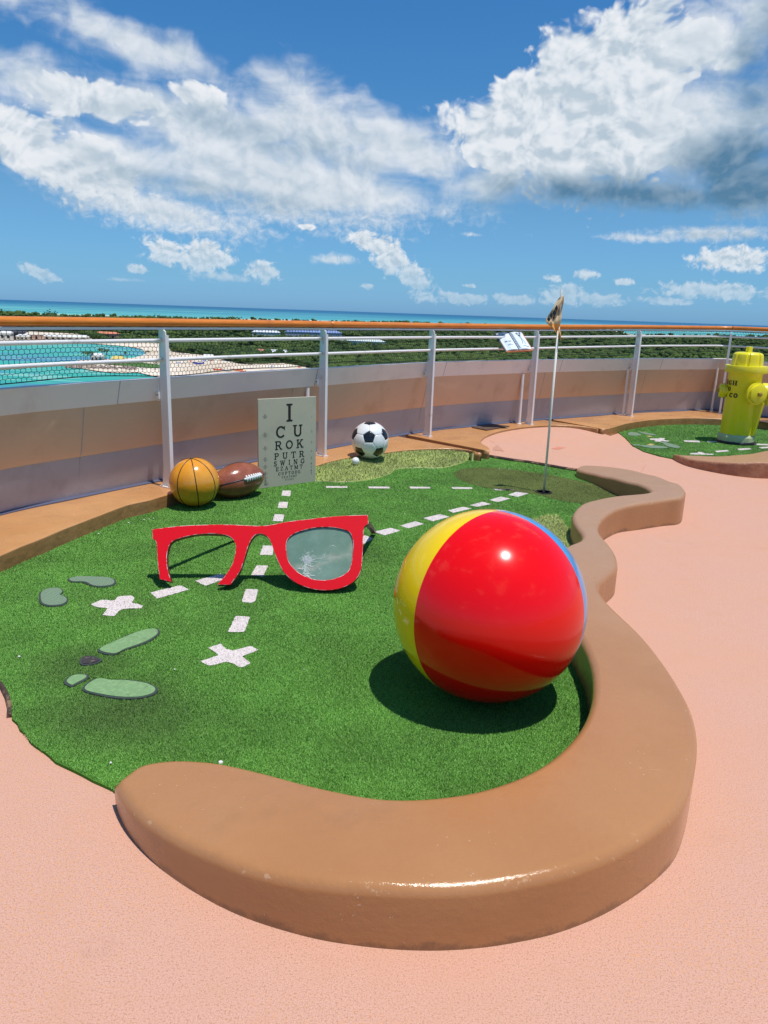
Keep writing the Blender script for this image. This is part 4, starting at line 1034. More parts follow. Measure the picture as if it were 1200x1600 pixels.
# golf ball
zg = .08
for _ in range(8):
    c = at(555.5, 720.5, zg); zg = float(zr1(np.array([c[0]]), np.array([c[1]]))[0])+.048
print('golf', c, zg)
cg = C0+ray(555.5, 720.5)*((zg-CAM_H)/ray(555.5, 720.5)[2])
def golf():
    bm = bmesh.new(); bmesh.ops.create_icosphere(bm, subdivisions=4, radius=.040)
    rg = np.random.default_rng(4); D = []
    for k in range(120):
        z = 1-2*(k+.5)/120; a = k*2.399963; r = sqrt(1-z*z); D.append((r*cos(a), r*sin(a), z))
    D = np.array(D)
    for v in bm.verts:
        d = np.array(v.co)/.040; m_ = (D@d).max(); v.co *= 1-.05*max(0, (m_-.993)/.007)
    me = bpy.data.meshes.new('golf_ball'); bm.to_mesh(me); bm.free()
    o = link('golf_ball', me, mat('golf_white', (.82, .82, .80), rough=.3), None, True); o.location = tuple(cg)
    tagg(o, 'small white golf ball in the rough beside the soccer ball', 'golf ball')
golf()

# ================================================================== BASKETBALL
def basketball():
    c = ray(304, 753.3); a = asin(38.5/sqrt(F*F+296**2+47**2)); t = (TZ+.004-CAM_H)/(c[2]-sin(a)); ctr = C0+t*c; R = t*sin(a)
    o = empty('basketball', tuple(ctr), 'orange basketball with black seams beside the brown football', 'basketball')
    tc = C0-ctr; tc /= np.linalg.norm(tc); r_ = rt-(rt@tc)*tc; r_ /= np.linalg.norm(r_); u_ = np.cross(r_, tc); u_ = u_ if u_[2] > 0 else -u_
    def fn(g, b):
        p = objc(g); g.l.new(g.mix(g.sstep(g.noise(p, 7, 6, .6), .45, .7), (.76, .30, .018, 1), (.80, .36, .04, 1)), b.inputs['Base Color'])
        g.l.new(g.bump(g.add(g.noise(p, 12, 3, .5), g.mul(g.sstep(g.noise(p, 26, 2, .5), .68, .74), -.2)), .2, .01), b.inputs['Normal'])
    bm = bmesh.new(); bmesh.ops.create_uvsphere(bm, u_segments=64, v_segments=40, radius=R); me = bpy.data.meshes.new('skin'); bm.to_mesh(me); bm.free()
    link('skin', me, mat('orange_ball_gloss', rough=.16, coat=.4, fn=fn), o, True)
    def seam(fn_):
        pts = []
        for s in np.linspace(0, 2*pi, 97)[:-1]:
            v = np.array(fn_(s)); v /= np.linalg.norm(v); pts.append((r_*v[0]+u_*v[1]+tc*v[2])*(R*1.0005))
        mb = MB(); mb.tube(pts, .0036, 6, closed=True); mb.build('seam', M_BLACK, o, True)
    pole = np.array([-.12, .90, .30]); pole /= np.linalg.norm(pole); fr_ = np.array([.0, 0, 1.]); fr_ -= (fr_@pole)*pole; fr_ /= np.linalg.norm(fr_); sd_ = np.cross(pole, fr_)
    for a in (-43, 3, 50):
        d_ = fr_*cos(radians(a))+sd_*sin(radians(a)); seam(lambda s, d_=d_: pole*sin(s)+d_*cos(s))
basketball()

# ================================================================== AMERICAN FOOTBALL
def football():
    R = .150; Lh = .27; ctr = at(374, 752, TZ+R); ctr[2] = TZ+R+.004
    ctr = C0+ray(372, 750.5)*((TZ+R-CAM_H)/ray(373.5, 750)[2])
    o = empty('football', tuple(ctr), 'brown american football with white laces beside the eye chart', 'american football')
    yaw = radians(44); ax = np.array([cos(yaw), sin(yaw), .10]); ax /= np.linalg.norm(ax)
    tc = C0-ctr; tc /= np.linalg.norm(tc); e1 = tc+np.array([0, 0, .10]); e1 -= (e1@ax)*ax; e1 /= np.linalg.norm(e1); e2 = np.cross(ax, e1)
    if e2[2] < 0: e2 = -e2
    rad = lambda s: R*max(0, (1-abs(s)**2.1))**.72
    S = np.r_[-1, -.985, -.95, np.linspace(-.9, .9, 25), .95, .985, 1]; seg = 40; V = []; Fc = []
    for s in S:
        for k in range(seg):
            an = 2*pi*k/seg; V.append(ax*s*Lh+(e1*cos(an)+e2*sin(an))*rad(s))
    for i in range(len(S)-1):
        for k in range(seg): Fc.append((i*seg+k, i*seg+(k+1) % seg, (i+1)*seg+(k+1) % seg, (i+1)*seg+k))
    def fn(g, b):
        p = objc(g); g.l.new(g.mix(g.sstep(g.noise(p, 8, 6, .65), .4, .7), (.27, .075, .035, 1), (.36, .12, .06, 1)), b.inputs['Base Color'])
        g.l.new(g.bump(g.add(g.noise(p, 10, 4, .5), g.mul(g.noise(p, 60, 2, .5), .2)), .25, .012), b.inputs['Normal'])
    mesh('skin', V, Fc, mat('brown_ball_gloss', rough=.2, coat=.3, fn=fn), o, True)
    for a0 in (-8, 82, 172, 262):
        an = radians(a0); mb = MB(); mb.tube([ax*s*Lh+(e1*cos(an)+e2*sin(an))*(rad(s)+.0005) for s in np.linspace(-.99, .99, 40)], .0035, 6); mb.build('seam', M_BLACK, o, True)
    an = radians(-8); ml = mat('white_lace', (.82, .81, .79), rough=.4)
    mb = MB(); mb.tube([ax*s*Lh+(e1*cos(an)+e2*sin(an))*(rad(s)+.008) for s in np.linspace(-.12, .66, 20)], [.006]+[.0105]*18+[.006], 8); mb.build('lace_bar', ml, o, True)
    for k in range(7):
        s = -.02+.095*k; P = []
        for w in np.linspace(-.17, .17, 7): P.append(ax*s*Lh+(e1*cos(an+w)+e2*sin(an+w))*(rad(s)+.012-.05*abs(w)**1.5))
        mb = MB(); mb.tube(P, [.006, .0085, .0095, .0095, .0095, .0085, .006], 7); mb.build('lace', ml, o, True)
football()

# ================================================================== GLASSES
GLP0 = at(265, 911, .046); GSL = .62
def gpl(x, y, depth=0.0):
    """point on the leaning front plane of the spectacles: Y = y0 + GSL*(z-.02)"""
    d = ray(x, y); # C0 + k d ; Yc = GLP0.y + GSL*(z-.02) + yaw*(x-x0)
    yaw = -.022
    k = (GLP0[1]+GSL*(CAM_H-.046)+yaw*(0-GLP0[0]))/(d[1]-GSL*d[2]-yaw*d[0])
    return C0+d*k
gn = np.array([.022, -1, GSL]); gn /= np.linalg.norm(gn)     # towards the camera
g_out = [(240,828.7),(280,823.3),(320,820.9),(360,820.2),(392,821.4),(416,821),(453,814),(480,810.7),(508,807),(545,804),(574.5,802.8),(576,816.5),(569,822),(567.5,840),(566.5,865),(565,883),(560,899),(546.7,911.7),(526.7,919.5),(503,921.5),(480,917.5),(458,907.5),(443,893),(433,874),(426.7,857),(421.7,844),(415,836.5),(407,833.7),(400,835),(392,844),(386.7,857),(381,876),(374.7,893),(360,914),(340,914),(353,898.7),(362.7,882.7),(367,869),(368.7,853),(365,844),(357,838),(344,835),(326.7,834.4),(304,836.7),(284,841.5),(270.7,846.7),(264.7,856),(262,870.7),(263,889),(268.7,910),(251,906),(248,880),(246.4,853),(244,846),(240,843)]
g_hole = [(448,845),(458,834),(475,827.5),(496.7,823),(520,823),(541.7,827.5),(549,835),(552,850),(550,873),(545,890),(533,899),(515,905),(493,905),(475,899),(460,889),(450,875),(447.5,861.7)]
GO = gpl(407, 900); _g = GO; GO = np.array([GO[0], GO[1], 0.0]); GC = float((_g-GO)@gn)
glasses = empty('giant_glasses', tuple(GO), 'giant red spectacle frame with one cracked dark lens leaning on the turf', 'glasses')
def fn_redf(g, b):
    p = objc(g)
    sc = g.sstep(g.noise(p, 30, 6, .8), .70, .76); c = g.mix(g.mul(sc, .25), (.74, .004, .014, 1), (.85, .18, .18, 1)); g.l.new(c, b.inputs['Base Color'])
    g.l.new(g.bump(g.noise(p, 40, 4, .6), .05, .002), b.inputs['Normal'])
M_REDF = mat('red_acrylic', rough=.4, spec=.22, fn=fn_redf)
M_SIDEF = mat('scuffed_dark_red_edge', rough=.45, fn=worn((.10, .012, .014, 1), (.42, .26, .24, 1), 26, .56, .64, .3, 60, .003))
M_CHIPE = mat('chipped_white_edge', rough=.5, fn=worn((.70, .03, .04, 1), (.74, .60, .56, 1), 30, .47, .56))
def extr(outer, hole, thick):
    """front face, rounded lip, sides and back of the frame"""
    def sm(L, n):  # smooth only gently
        P = [gpl(x, y) for x, y in L]; N = len(L); A = np.array(L, float); out = []
        def turn(i): a = A[i]-A[i-1]; b = A[(i+1) % N]-A[i]; return abs(atan2(a[0]*b[1]-a[1]*b[0], a@b))
        cor = [i for i in range(N) if turn(i) > radians(48)]
        if not cor: return catmull(P, n, True)
        for a, b in zip(cor, cor[1:]+[cor[0]+N]): out += catmull([P[k % N] for k in range(a, b+1)], n if b-a > 1 else 1)[:-1]
        return out
    U = sm(outer, 3); Hh = sm(hole, 3) if hole else []
    ex = np.array([1, 0, 0])-gn*gn[0]; ex /= np.linalg.norm(ex); ey = np.cross(gn, ex)
    o2 = np.array([((p-GO)@ex, (p-GO)@ey) for p in U]); h2 = np.array([((p-GO)@ex, (p-GO)@ey) for p in Hh]) if hole else None
    def inset(P, d):
        s = 1 if area2(P) > 0 else -1; t = np.roll(P, -1, 0)-np.roll(P, 1, 0); t /= np.linalg.norm(t, axis=1)[:, None]; return P+s*d*np.c_[-t[:, 1], t[:, 0]]
    lp = .0022
    pts = [Vector(p) for p in inset(o2, lp)]; edges = []; n = len(pts); fpol = [list(range(n))]
    if hole:
        hi_ = inset(h2, -lp); pts += [Vector(p) for p in hi_]; m_ = len(hi_); edges = [(n+i, n+(i+1) % m_) for i in range(m_)]
        edges += [(i, (i+1) % n) for i in range(n)]; fpol = []
    else: m_ = 0; edges = [(i, (i+1) % n) for i in range(n)]
    vs, es, fs, _, _, _ = delaunay_2d_cdt(pts, edges, [], 0, 1e-7)
    vs = [tuple(v) for v in vs]; oi = inset(o2, lp*.9)
    V = []; Fc = []; mi = []
    keep = []
    for f in fs:
        c = np.mean([vs[i] for i in f], 0)
        if inside(o2, np.array([c[0]]), np.array([c[1]]))[0] and not (hole and inside(hi_, np.array([c[0]]), np.array([c[1]]))[0]): keep.append(f)
    to3 = lambda p, d: gn*GC+ex*p[0]+ey*p[1]-gn*d
    base = len(V); V += [to3(p, 0) for p in vs]; 
    for f in keep:
        f = tuple(f); a, b, c = [np.array(vs[i]) for i in f[:3]]
        if (b-a)[0]*(c-a)[1]-(b-a)[1]*(c-a)[0] < 0: f = f[::-1]
        Fc.append(f); mi.append(0)
    nb = len(V); V += [to3(p, thick) for p in vs]
    for f in list(Fc[:len(keep)]): Fc.append(tuple(i+nb for i in f[::-1])); mi.append(1)
    for loop0, inn in ((o2, inset(o2, lp)), )+(((h2, inset(h2, -lp)),) if hole else ()):
        N = len(loop0); k0 = len(V)
        V += [to3(p, 0) for p in inn]+[to3(p, lp*.55) for p in loop0]+[to3(p, thick-lp) for p in loop0]+[to3(p, thick) for p in inn]
        for i in range(N):
            j = (i+1) % N
            for r_, mm in ((0, 2), (1, 1), (2, 1)):
                Fc.append((k0+r_*N+i, k0+(r_+1)*N+i, k0+(r_+1)*N+j, k0+r_*N+j)); mi.append(mm)
    return V, Fc, mi, ex, ey, o2, h2
V, Fc, mi, gex, gey, go2, gh2 = extr(g_out, g_hole, .045)
fr = mesh('frame', V, Fc, [M_REDF, M_SIDEF, M_CHIPE], glasses, False, mi)
bm = bmesh.new(); bm.from_mesh(fr.data); bmesh.ops.remove_doubles(bm, verts=bm.verts, dist=1e-5); bmesh.ops.recalc_face_normals(bm, faces=bm.faces); bm.to_mesh(fr.data); bm.free(); smooth_angle(fr, 18)
for p_ in fr.data.polygons:
    if p_.material_index == 0: p_.use_smooth = False
# lens: a dark green sheet set in the rim, cracked
def fn_lens(g, b):
    p = objc(g)
    c = g.mix(g.sstep(g.noise(p, 6, 6, .7), .4, .7), (.17, .28, .19, 1), (.24, .36, .27, 1))
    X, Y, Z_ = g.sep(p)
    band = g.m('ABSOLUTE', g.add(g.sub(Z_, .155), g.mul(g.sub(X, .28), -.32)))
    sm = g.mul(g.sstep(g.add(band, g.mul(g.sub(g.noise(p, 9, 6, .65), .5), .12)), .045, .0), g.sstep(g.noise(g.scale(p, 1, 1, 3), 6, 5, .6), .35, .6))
    c = g.mix(g.mul(sm, .65), c, (.52, .50, .40, 1))  # cream streak painted into the lens colour as a cloud reflection
    g.l.new(c, b.inputs['Base Color'])
    g.l.new(g.sstep(g.noise(g.scale(p, 3, 1, 9), 5, 6, .7), .35, .7, .06, .30), b.inputs['Roughness'])
    g.l.new(g.bump(g.noise(p, 3, 3, .5), .15, .02), b.inputs['Normal'])
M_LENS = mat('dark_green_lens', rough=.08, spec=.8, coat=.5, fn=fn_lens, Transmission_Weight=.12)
h3 = gh2*1.0; cc = h3.mean(0)
g3 = lambda p, d: gn*GC+gex*p[0]+gey*p[1]-gn*d
N = len(h3); h4 = cc+(h3-cc)*1.012
V = [g3(p, .012) for p in h4]+[g3(p, .018) for p in h4]
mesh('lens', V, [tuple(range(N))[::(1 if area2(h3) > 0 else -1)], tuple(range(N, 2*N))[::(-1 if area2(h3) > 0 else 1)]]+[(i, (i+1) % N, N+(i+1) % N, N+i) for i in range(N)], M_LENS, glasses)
pc = gpl(480, 873)-GO; pc2 = np.array([pc@gex, pc@gey])
M_CRACK = mat('crazed_glass', (.50, .56, .50), rough=.35)
mb = MB(); rr = random.Random(12)
def crk(p0, ang, L, r=.0012, depth=0):
    p = np.array(p0, float); P = [p.copy()]; n = max(3, int(L/.008))
    for i in range(n):
        ang += rr.uniform(-.5, .5); p = p+np.array([cos(ang), sin(ang)])*L/n; P.append(p.copy())
        if depth < 2 and rr.random() < .3: crk(p, ang+rr.choice((-1, 1))*rr.uniform(.5, 1.1), L*.35, r*.8, depth+1)
    P = [q for q in P if inside(h3, np.array([q[0]]), np.array([q[1]]))[0]]
    if len(P) > 1: mb.tube([g3(q, .0115) for q in P], r, 4)
for k in range(15): crk(pc2+.024*np.array([cos(k*.42), sin(k*.42)]), k*.42+rr.uniform(-.2, .2), rr.uniform(.015, .045), .0009)
crk(pc2+np.array([.03, .0]), -.1, .11, .0010); crk(pc2+np.array([0, .02]), 1.2, .05, .0009); crk(pc2+np.array([-.01, -.02]), -1.7, .12, .003); crk(pc2+np.array([-.006, -.02]), -1.6, .12, .0035)
crk(pc2+np.array([.12, .08]), .9, .05, .001); crk(pc2+np.array([.05, -.03]), -1.0, .06, .0014)
for k in range(40):
    a = rr.uniform(0, 2*pi); d = rr.uniform(.01, .03)*1.2; q = pc2+d*np.array([cos(a), sin(a)]); mb.tube([g3(q, .0117), g3(q+np.array([rr.uniform(-.012, .012), rr.uniform(-.012, .012)]), .0117)], .0016, 4)
ck = mb.build('crack', M_CRACK, glasses); ck['kind'] = 'stuff'
mb = MB(); mb.k = 0; P = [pc2+(.026+rr.uniform(-.005, .005))*np.array([cos(a), sin(a)]) for a in np.linspace(0, 2*pi, 18, endpoint=False)]
mb.face([g3(p, .0112) for p in P]); mb.face([g3(p, .0118) for p in P][::-1]); mb.build('impact_mark', mat('impact_grey', rough=.5, fn=worn((.30, .33, .34, 1), (.48, .52, .50, 1), 70, .45, .6)), glasses)
# temple arms: from the hinges down to the turf behind
def arm(h_px, tip_px, w0, name='temple_arm', tip_z=TZ+.02, frac=1.0):
    a = gpl(*h_px)-gn*.068-GO; b = at(*tip_px, tip_z)-GO; b = a+(b-a)*frac
    t = b-a; L = np.linalg.norm(t); t /= L; s = np.cross(t, [0, 0, 1]); s /= np.linalg.norm(s); w = np.cross(s, t)
    V = []; n = 12
    for i in range(n+1):
        f = i/n; p = a+(b-a)*f+w*.018*sin(pi*f); hw = w0*(1-.45*f); hs = .016
        V += [p+s*hs+w*hw, p-s*hs+w*hw, p-s*hs-w*hw, p+s*hs-w*hw]
    Fc = [(4*i+k, 4*i+(k+1) % 4, 4*i+4+(k+1) % 4, 4*i+4+k) for i in range(n) for k in range(4)]+[(3, 2, 1, 0), (4*n, 4*n+1, 4*n+2, 4*n+3)]
    return mesh(name, V, Fc, M_SIDEF, glasses)
arm((252, 832), (376, 838), .020)
arm((567, 813), (584, 832), .017)

# ================================================================== EYE CHART
def glyph(ch, t=.17):
    """slab serif capitals as simple polygons in a box of height 1; returns (width, polys)"""
    s = .10; e = .11; P = []
    R = lambda x0, y0, x1, y1: P.append([(x0, y0), (x1, y0), (x1, y1), (x0, y1)])
    def stem(x, y0=0, y1=1, lo=True, hi=True, w=t):
        R(x-w/2, y0+(s if lo else 0), x+w/2, y1-(s if hi else 0))
        if lo: R(x-w/2-e, y0, x+w/2+e, y0+s)
        if hi: R(x-w/2-e, y1-s, x+w/2+e, y1)
    def arc(cx, cy, rx, ry, a0, a1, w=t, n=16):
        A = np.radians(np.linspace(a0, a1, n))
        for a, b in zip(A[:-1], A[1:]):
            P.append([(cx+rx*cos(a), cy+ry*sin(a)), (cx+rx*cos(b), cy+ry*sin(b)), (cx+(rx-w)*cos(b), cy+(ry-w*.8)*sin(b)), (cx+(rx-w)*cos(a), cy+(ry-w*.8)*sin(a))][::-1])
    def dg(x0, y0, x1, y1, w=t*1.05): P.append([(x0-w/2, y0), (x0+w/2, y0), (x1+w/2, y1), (x1-w/2, y1)])
    if ch == 'I': stem(.25); W_ = .5
    elif ch == 'C': arc(.48, .5, .46, .5, 38, 322); R(.80, .66, .88, .98); W_ = .92
    elif ch == 'G': arc(.48, .5, .46, .5, 40, 330); R(.80, .68, .88, .98); R(.55, .40, .96, .49); R(.74, .12, .86, .40); W_ = 1.0
    elif ch == 'O': arc(.48, .5, .47, .5, 0, 360, n=26); W_ = .96
    elif ch == 'Q': arc(.48, .5, .47, .5, 0, 360, n=26); dg(.8, -.05, .55, .3); W_ = .96
    elif ch == 'U': stem(.22, .35, 1, False); stem(.78, .35, 1, False, w=t*.8); arc(.5, .36, .36, .36, 180, 360, w=t*.95); W_ = 1.0
    elif ch in 'RPB':
        stem(.2); R(.28, .90, .52, 1.0); R(.28, .45, .52, .55); arc(.52, .725, .30, .275, -90, 90, w=t*.95)
        if ch == 'R': dg(.78, .08, .50, .47); R(.66, 0, .98, s)
        if ch == 'B': R(.28, 0, .52, .1); arc(.52, .27, .33, .27, -90, 90)
        W_ = .95 if ch == 'R' else .86
    elif ch == 'K': stem(.2); dg(.30, .42, .72, .92); R(.55, .91, .92, 1); dg(.76, .08, .44, .58); R(.6, 0, .98, s); W_ = .98
    elif ch == 'T': stem(.45, 0, .9, True, False); R(0, .9, .9, 1.0); R(0, .68, .09, .9); R(.81, .68, .9, .9); W_ = .9
    elif ch == 'S': arc(.4, .735, .32, .265, 30, 270, w=t*.9); arc(.4, .27, .34, .27, -150, 90, w=t*.9); R(.62, .72, .69, .98); R(.07, .02, .14, .30); W_ = .78
    elif ch == 'W': dg(.36, 0, .16, .92); dg(.36, 0, .60, .92, t*.7); dg(.84, 0, .60, .92); dg(.84, 0, 1.06, .92, t*.7); R(0, .91, .38, 1); R(.46, .925, .74, 1.01); R(.88, .91, 1.22, 1); W_ = 1.22
    elif ch == 'N': stem(.2, w=t*.7, hi=False); stem(.82, lo=False, w=t*.7); dg(.80, 0, .22, 1.0); R(.02, .93, .2, 1.0); W_ = 1.02
    elif ch == 'M': stem(.2, w=t*.7, hi=False); stem(1.0, hi=False); dg(.60, .1, .22, 1.0); dg(.60, .1, .98, 1.0, t*.7); R(.04, .93, .2, 1); R(1.0, .93, 1.16, 1); W_ = 1.2
    elif ch in 'EF':
        stem(.2); R(.28, .91, .80, 1); R(.72, .70, .80, .91); R(.28, .47, .58, .56); R(.52, .38, .60, .65)
        if ch == 'E': R(.28, 0, .84, .09); R(.76, .09, .84, .3)
        W_ = .86
    elif ch == 'Z': R(.04, .91, .80, 1); R(.04, .70, .12, .91); dg(.14, .08, .70, .92); R(.04, 0, .82, .09); R(.74, .09, .82, .3); W_ = .86
    elif ch == 'A': dg(.20, .08, .50, 1.0, t*.7); dg(.84, .08, .54, 1.0); R(.30, .3, .72, .38); R(.02, 0, .38, s); R(.64, 0, 1.02, s); W_ = 1.04
    elif ch == 'D': stem(.2); R(.28, .91, .5, 1); R(.28, 0, .5, .09); arc(.48, .5, .44, .5, -90, 90); W_ = .94
    elif ch == 'Y': stem(.5, 0, .45, True, False); dg(.5, .44, .18, .92); dg(.5, .44, .84, .92, t*.7); R(.0, .91, .36, 1); R(.66, .91, 1.0, 1); W_ = 1.0
    elif ch == 'H': stem(.2); stem(.8); R(.28, .45, .72, .55); W_ = 1.0
    elif ch == 'L': stem(.2); R(.28, 0, .8, .09); R(.72, .09, .8, .3); W_ = .84
    else: W_ = .5
    return W_, P
def text_polys(txt, cx, y, h, gap_, total=None, t=.17):
    """centred line, letters spread evenly; returns list of letters (list of polys)"""
    gl = [glyph(c, t) for c in txt]; ws = [g_[0]*h for g_ in gl]; n = len(txt)
    if total: gap_ = (total-sum(ws))/max(1, n-1) if n > 1 else 0
    x = cx-(sum(ws)+gap_*(n-1))/2; out = []
    for (w, P), ww in zip(gl, ws): out.append([[(x+a*h, y+b*h) for a, b in q] for q in P]); x += ww+gap_
    return out
def font_mesh(txt, size):
    cu = bpy.data.curves.new('t', 'FONT'); cu.body = txt; cu.size = size; cu.align_x = 'CENTER'; cu.resolution_u = 2
    ob = bpy.data.objects.new('t', cu); COL.objects.link(ob); dg = bpy.context.evaluated_depsgraph_get(); dg.update()
    me = ob.evaluated_get(dg).to_mesh(); V = [tuple(v.co) for v in me.vertices]; Fc = [tuple(p.vertices) for p in me.polygons]
    ob.evaluated_get(dg).to_mesh_clear(); bpy.data.objects.remove(ob); bpy.data.curves.remove(cu); return V, Fc
S4 = [at(404.5, 764, TZ), at(493, 752.5, TZ)]
sbl, sbr = np.array(S4[0]), np.array(S4[1]); ex = sbr-sbl; SW = np.linalg.norm(ex); ex /= SW
# height from the top corners
def plane_pt(x, y, n, p0): d = ray(x, y); return C0+d*(((p0-C0)@n)/(d@n))
sn = np.array([ex[1], -ex[0], .0]); sn /= np.linalg.norm(sn)
tl = plane_pt(399, 624.5, sn, sbl); tr = plane_pt(492.5, 618.8, sn, sbl); SH = (tl[2]+tr[2])/2-TZ
print('chart', SW, tl, tr, SH)
chart = empty('eye_chart', tuple((sbl+sbr)/2), 'cream eye chart board reading I C U R OK standing on the turf', 'eye chart')
EZ = np.array([0, 0, 1.0]); O_ = -ex*SW/2
M_BOARD = mat('cream_board', rough=.5, fn=worn((.50, .46, .34, 1), (.44, .41, .30, 1), 4, .5, .7, .1, 30, .002))
mb = MB(); mb.box(EZ*(SH/2)-sn*.010, (SW, .020, SH), (ex, sn, EZ)); bo = mb.build('board', M_BOARD, chart)
bv = bo.modifiers.new('bevel', 'BEVEL'); bv.width = .003; bv.segments = 2
mb = MB(); mb.box(EZ*.12-sn*.13, (.04, .22, .02), (ex, sn, EZ)); mb.build('back_brace', M_METALW, chart)
def sp(a, b, d=.0012): return O_+ex*a+EZ*b+sn*d
lines = [('I', .933, .20, None), ('CU', .69, .135, .47), ('ROK', .521, .098, .50), ('PUTR', .386, .072, .525), ('SWING', .295, .056, .546), ('EZATMT', .226, .045, .47), ('CUPTODE', .162, .034, .39), ('FEATURF', .113, .023, .27), ('SIGNDS', .076, .016, .16)]
ysc = SH
for txt, top, h, tot in lines:
    hh = h*SH; y0 = top*SH-hh
    for L in text_polys(txt, SW*.525, y0, hh, 0, tot*SW if tot else None):
        mb = MB()
        for i, q in enumerate(L): mb.face([sp(a, b, .0012+.00012*(i % 9)) for a, b in q])
        mb.build('letter', M_BLACK, chart)
mb = MB()
def put_text(txt, x, y, size, d=.0012):
    V, Fc = font_mesh(txt, size); mb.raw([sp(x+v[0], y+v[1], d) for v in V], Fc)
ys = [.81, .605, .455, .33, .245, .168, .113, .073]
for y, nmb in zip(ys, ('200', '100', '70', '50', '40', '30', '25', '20')):
    put_text('20', SW*.11, y*SH+.004, .020); put_text(nmb, SW*.11, y*SH-.020, .020, .0013)
    mb.face([sp(SW*.065, y*SH-.0015, .0014), sp(SW*.155, y*SH-.0015, .0014), sp(SW*.155, y*SH+.0005, .0014), sp(SW*.065, y*SH+.0005, .0014)])
put_text('FEET', SW*.125, .030*SH, .024)
for y, nmb in zip([.755, .59, .465, .36, .28, .215, .17, .13, .095], '123456789'): put_text(nmb, SW*.92, y*SH, .028)
mb.build('small_print', mat('grey_ink', (.10, .09, .08), rough=.6), chart)['kind'] = 'stuff'

# ================================================================== FLAG AND HOLE
flag = empty('golf_flagstick', (CUP[0], CUP[1], TZ), 'thin white flagstick with limp cream pennant in the hole', 'golf flag')
PH = 1.83
mb = MB(); mb.tube([(0, 0, -.01), (0, 0, PH-TZ-.30)], .0105, 10); mb.build('pole', mat('white_pole', (.82, .77, .66), rough=.35), flag, True)
mb = MB(); mb.tube([(0, 0, PH-TZ-.305), (0, 0, PH-TZ+.012)], .008, 10); mb.build('pole_tip', mat('grey_pole', (.45, .44, .42), rough=.4), flag, True)
def fn_flag(g, b):
    p = objc(g); X, Y, Z_ = g.sep(p)
    c = g.mix(g.sstep(g.noise(p, 30, 4, .6), .4, .7), (.66, .47, .27, 1), (.72, .54, .34, 1))
    g.l.new(g.mix(g.sstep(Z_, 1.545, 1.535), c, (.80, .36, .09, 1)), b.inputs['Base Color'])
M_FLAG = mat('cream_flag_cloth', rough=.7, fn=fn_flag, Transmission_Weight=0.0)
fx = rt*1.0; fx = np.array([fx[0], fx[1], 0]); fx /= np.linalg.norm(fx); fy = np.array([-fx[1], fx[0], 0])
def flag_mesh():
    # rows from the top of the sleeve downwards; px outline gives left and right extents relative to the pole
    rows_ = [(1.795, .000, .022), (1.76, -.030, .024), (1.72, -.050, .022), (1.68, -.072, .018), (1.64, -.092, .014), (1.60, -.112, .012), (1.565, -.128, .012), (1.535, -.085, .014), (1.50, -.045, .018), (1.47, -.015, .026), (1.44, .004, .030), (1.415, .016, .030)]
    V = []; n = 14
    for j, (z, l, r) in enumerate(rows_):
        for i in range(n+1):
            f = i/n; x = l+(r-l)*f; dep = .020*sin(f*9+j*.5)*(.3+f*.7)+.016*sin(j*1.5+f*3)
            if f > .75: dep += .01
            V.append(fx*x+fy*(dep-.012)+np.array([0, 0, z-TZ]))
    Fc = [(j*(n+1)+i, j*(n+1)+i+1, (j+1)*(n+1)+i+1, (j+1)*(n+1)+i) for j in range(len(rows_)-1) for i in range(n)]
    o = mesh('pennant', V, Fc, M_FLAG, flag, True); m_ = o.modifiers.new('solid', 'SOLIDIFY'); m_.thickness = .0015; s = o.modifiers.new('sub', 'SUBSURF'); s.levels = s.render_levels = 1
    mb = MB()
    for (z0, z1, xa, xb) in ((1.70, 1.66, -.058, -.030), (1.66, 1.62, -.076, -.038), (1.635, 1.60, -.098, -.070), (1.60, 1.575, -.118, -.085), (1.615, 1.59, -.07, -.05)):
        P = [fx*xa+np.array([0, 0, (z0+z1)/2-TZ]), fx*((xa+xb)/2)+np.array([0, 0, z0+.012-TZ]), fx*xb+np.array([0, 0, (z0+z1)/2+.004-TZ]), fx*((xa+xb)/2+.004)+np.array([0, 0, z1-.010-TZ])]
        P = [p-fy*.045 for p in P]; Q = [p-fy*-.003 for p in P]; mb.raw(P+Q, [(0, 1, 2, 3), (7, 6, 5, 4), (0, 4, 5, 1), (1, 5, 6, 2), (2, 6, 7, 3), (3, 7, 4, 0)])
    mb.build('printed_emblem', M_BLACK, flag)
flag_mesh()
mb = MB(); mb.lathe([(.001, TZ+.006-.0), (.072, TZ+.006)], (CUP[0], CUP[1], 0), 28); o = mb.build('hole_cup', mat('cup_grey', (.22, .20, .19), rough=.7)); tagg(o, 'round grey golf hole cup around the foot of the flagstick', 'golf hole')
mb = MB(); mb.lathe([(.062, .006), (.062, .0125), (.078, .0125), (.078, .004)], (CUP[0], CUP[1], TZ), 28); rim = mb.build('cup_rim', M_DARK, None, True, 30); rim.parent = o

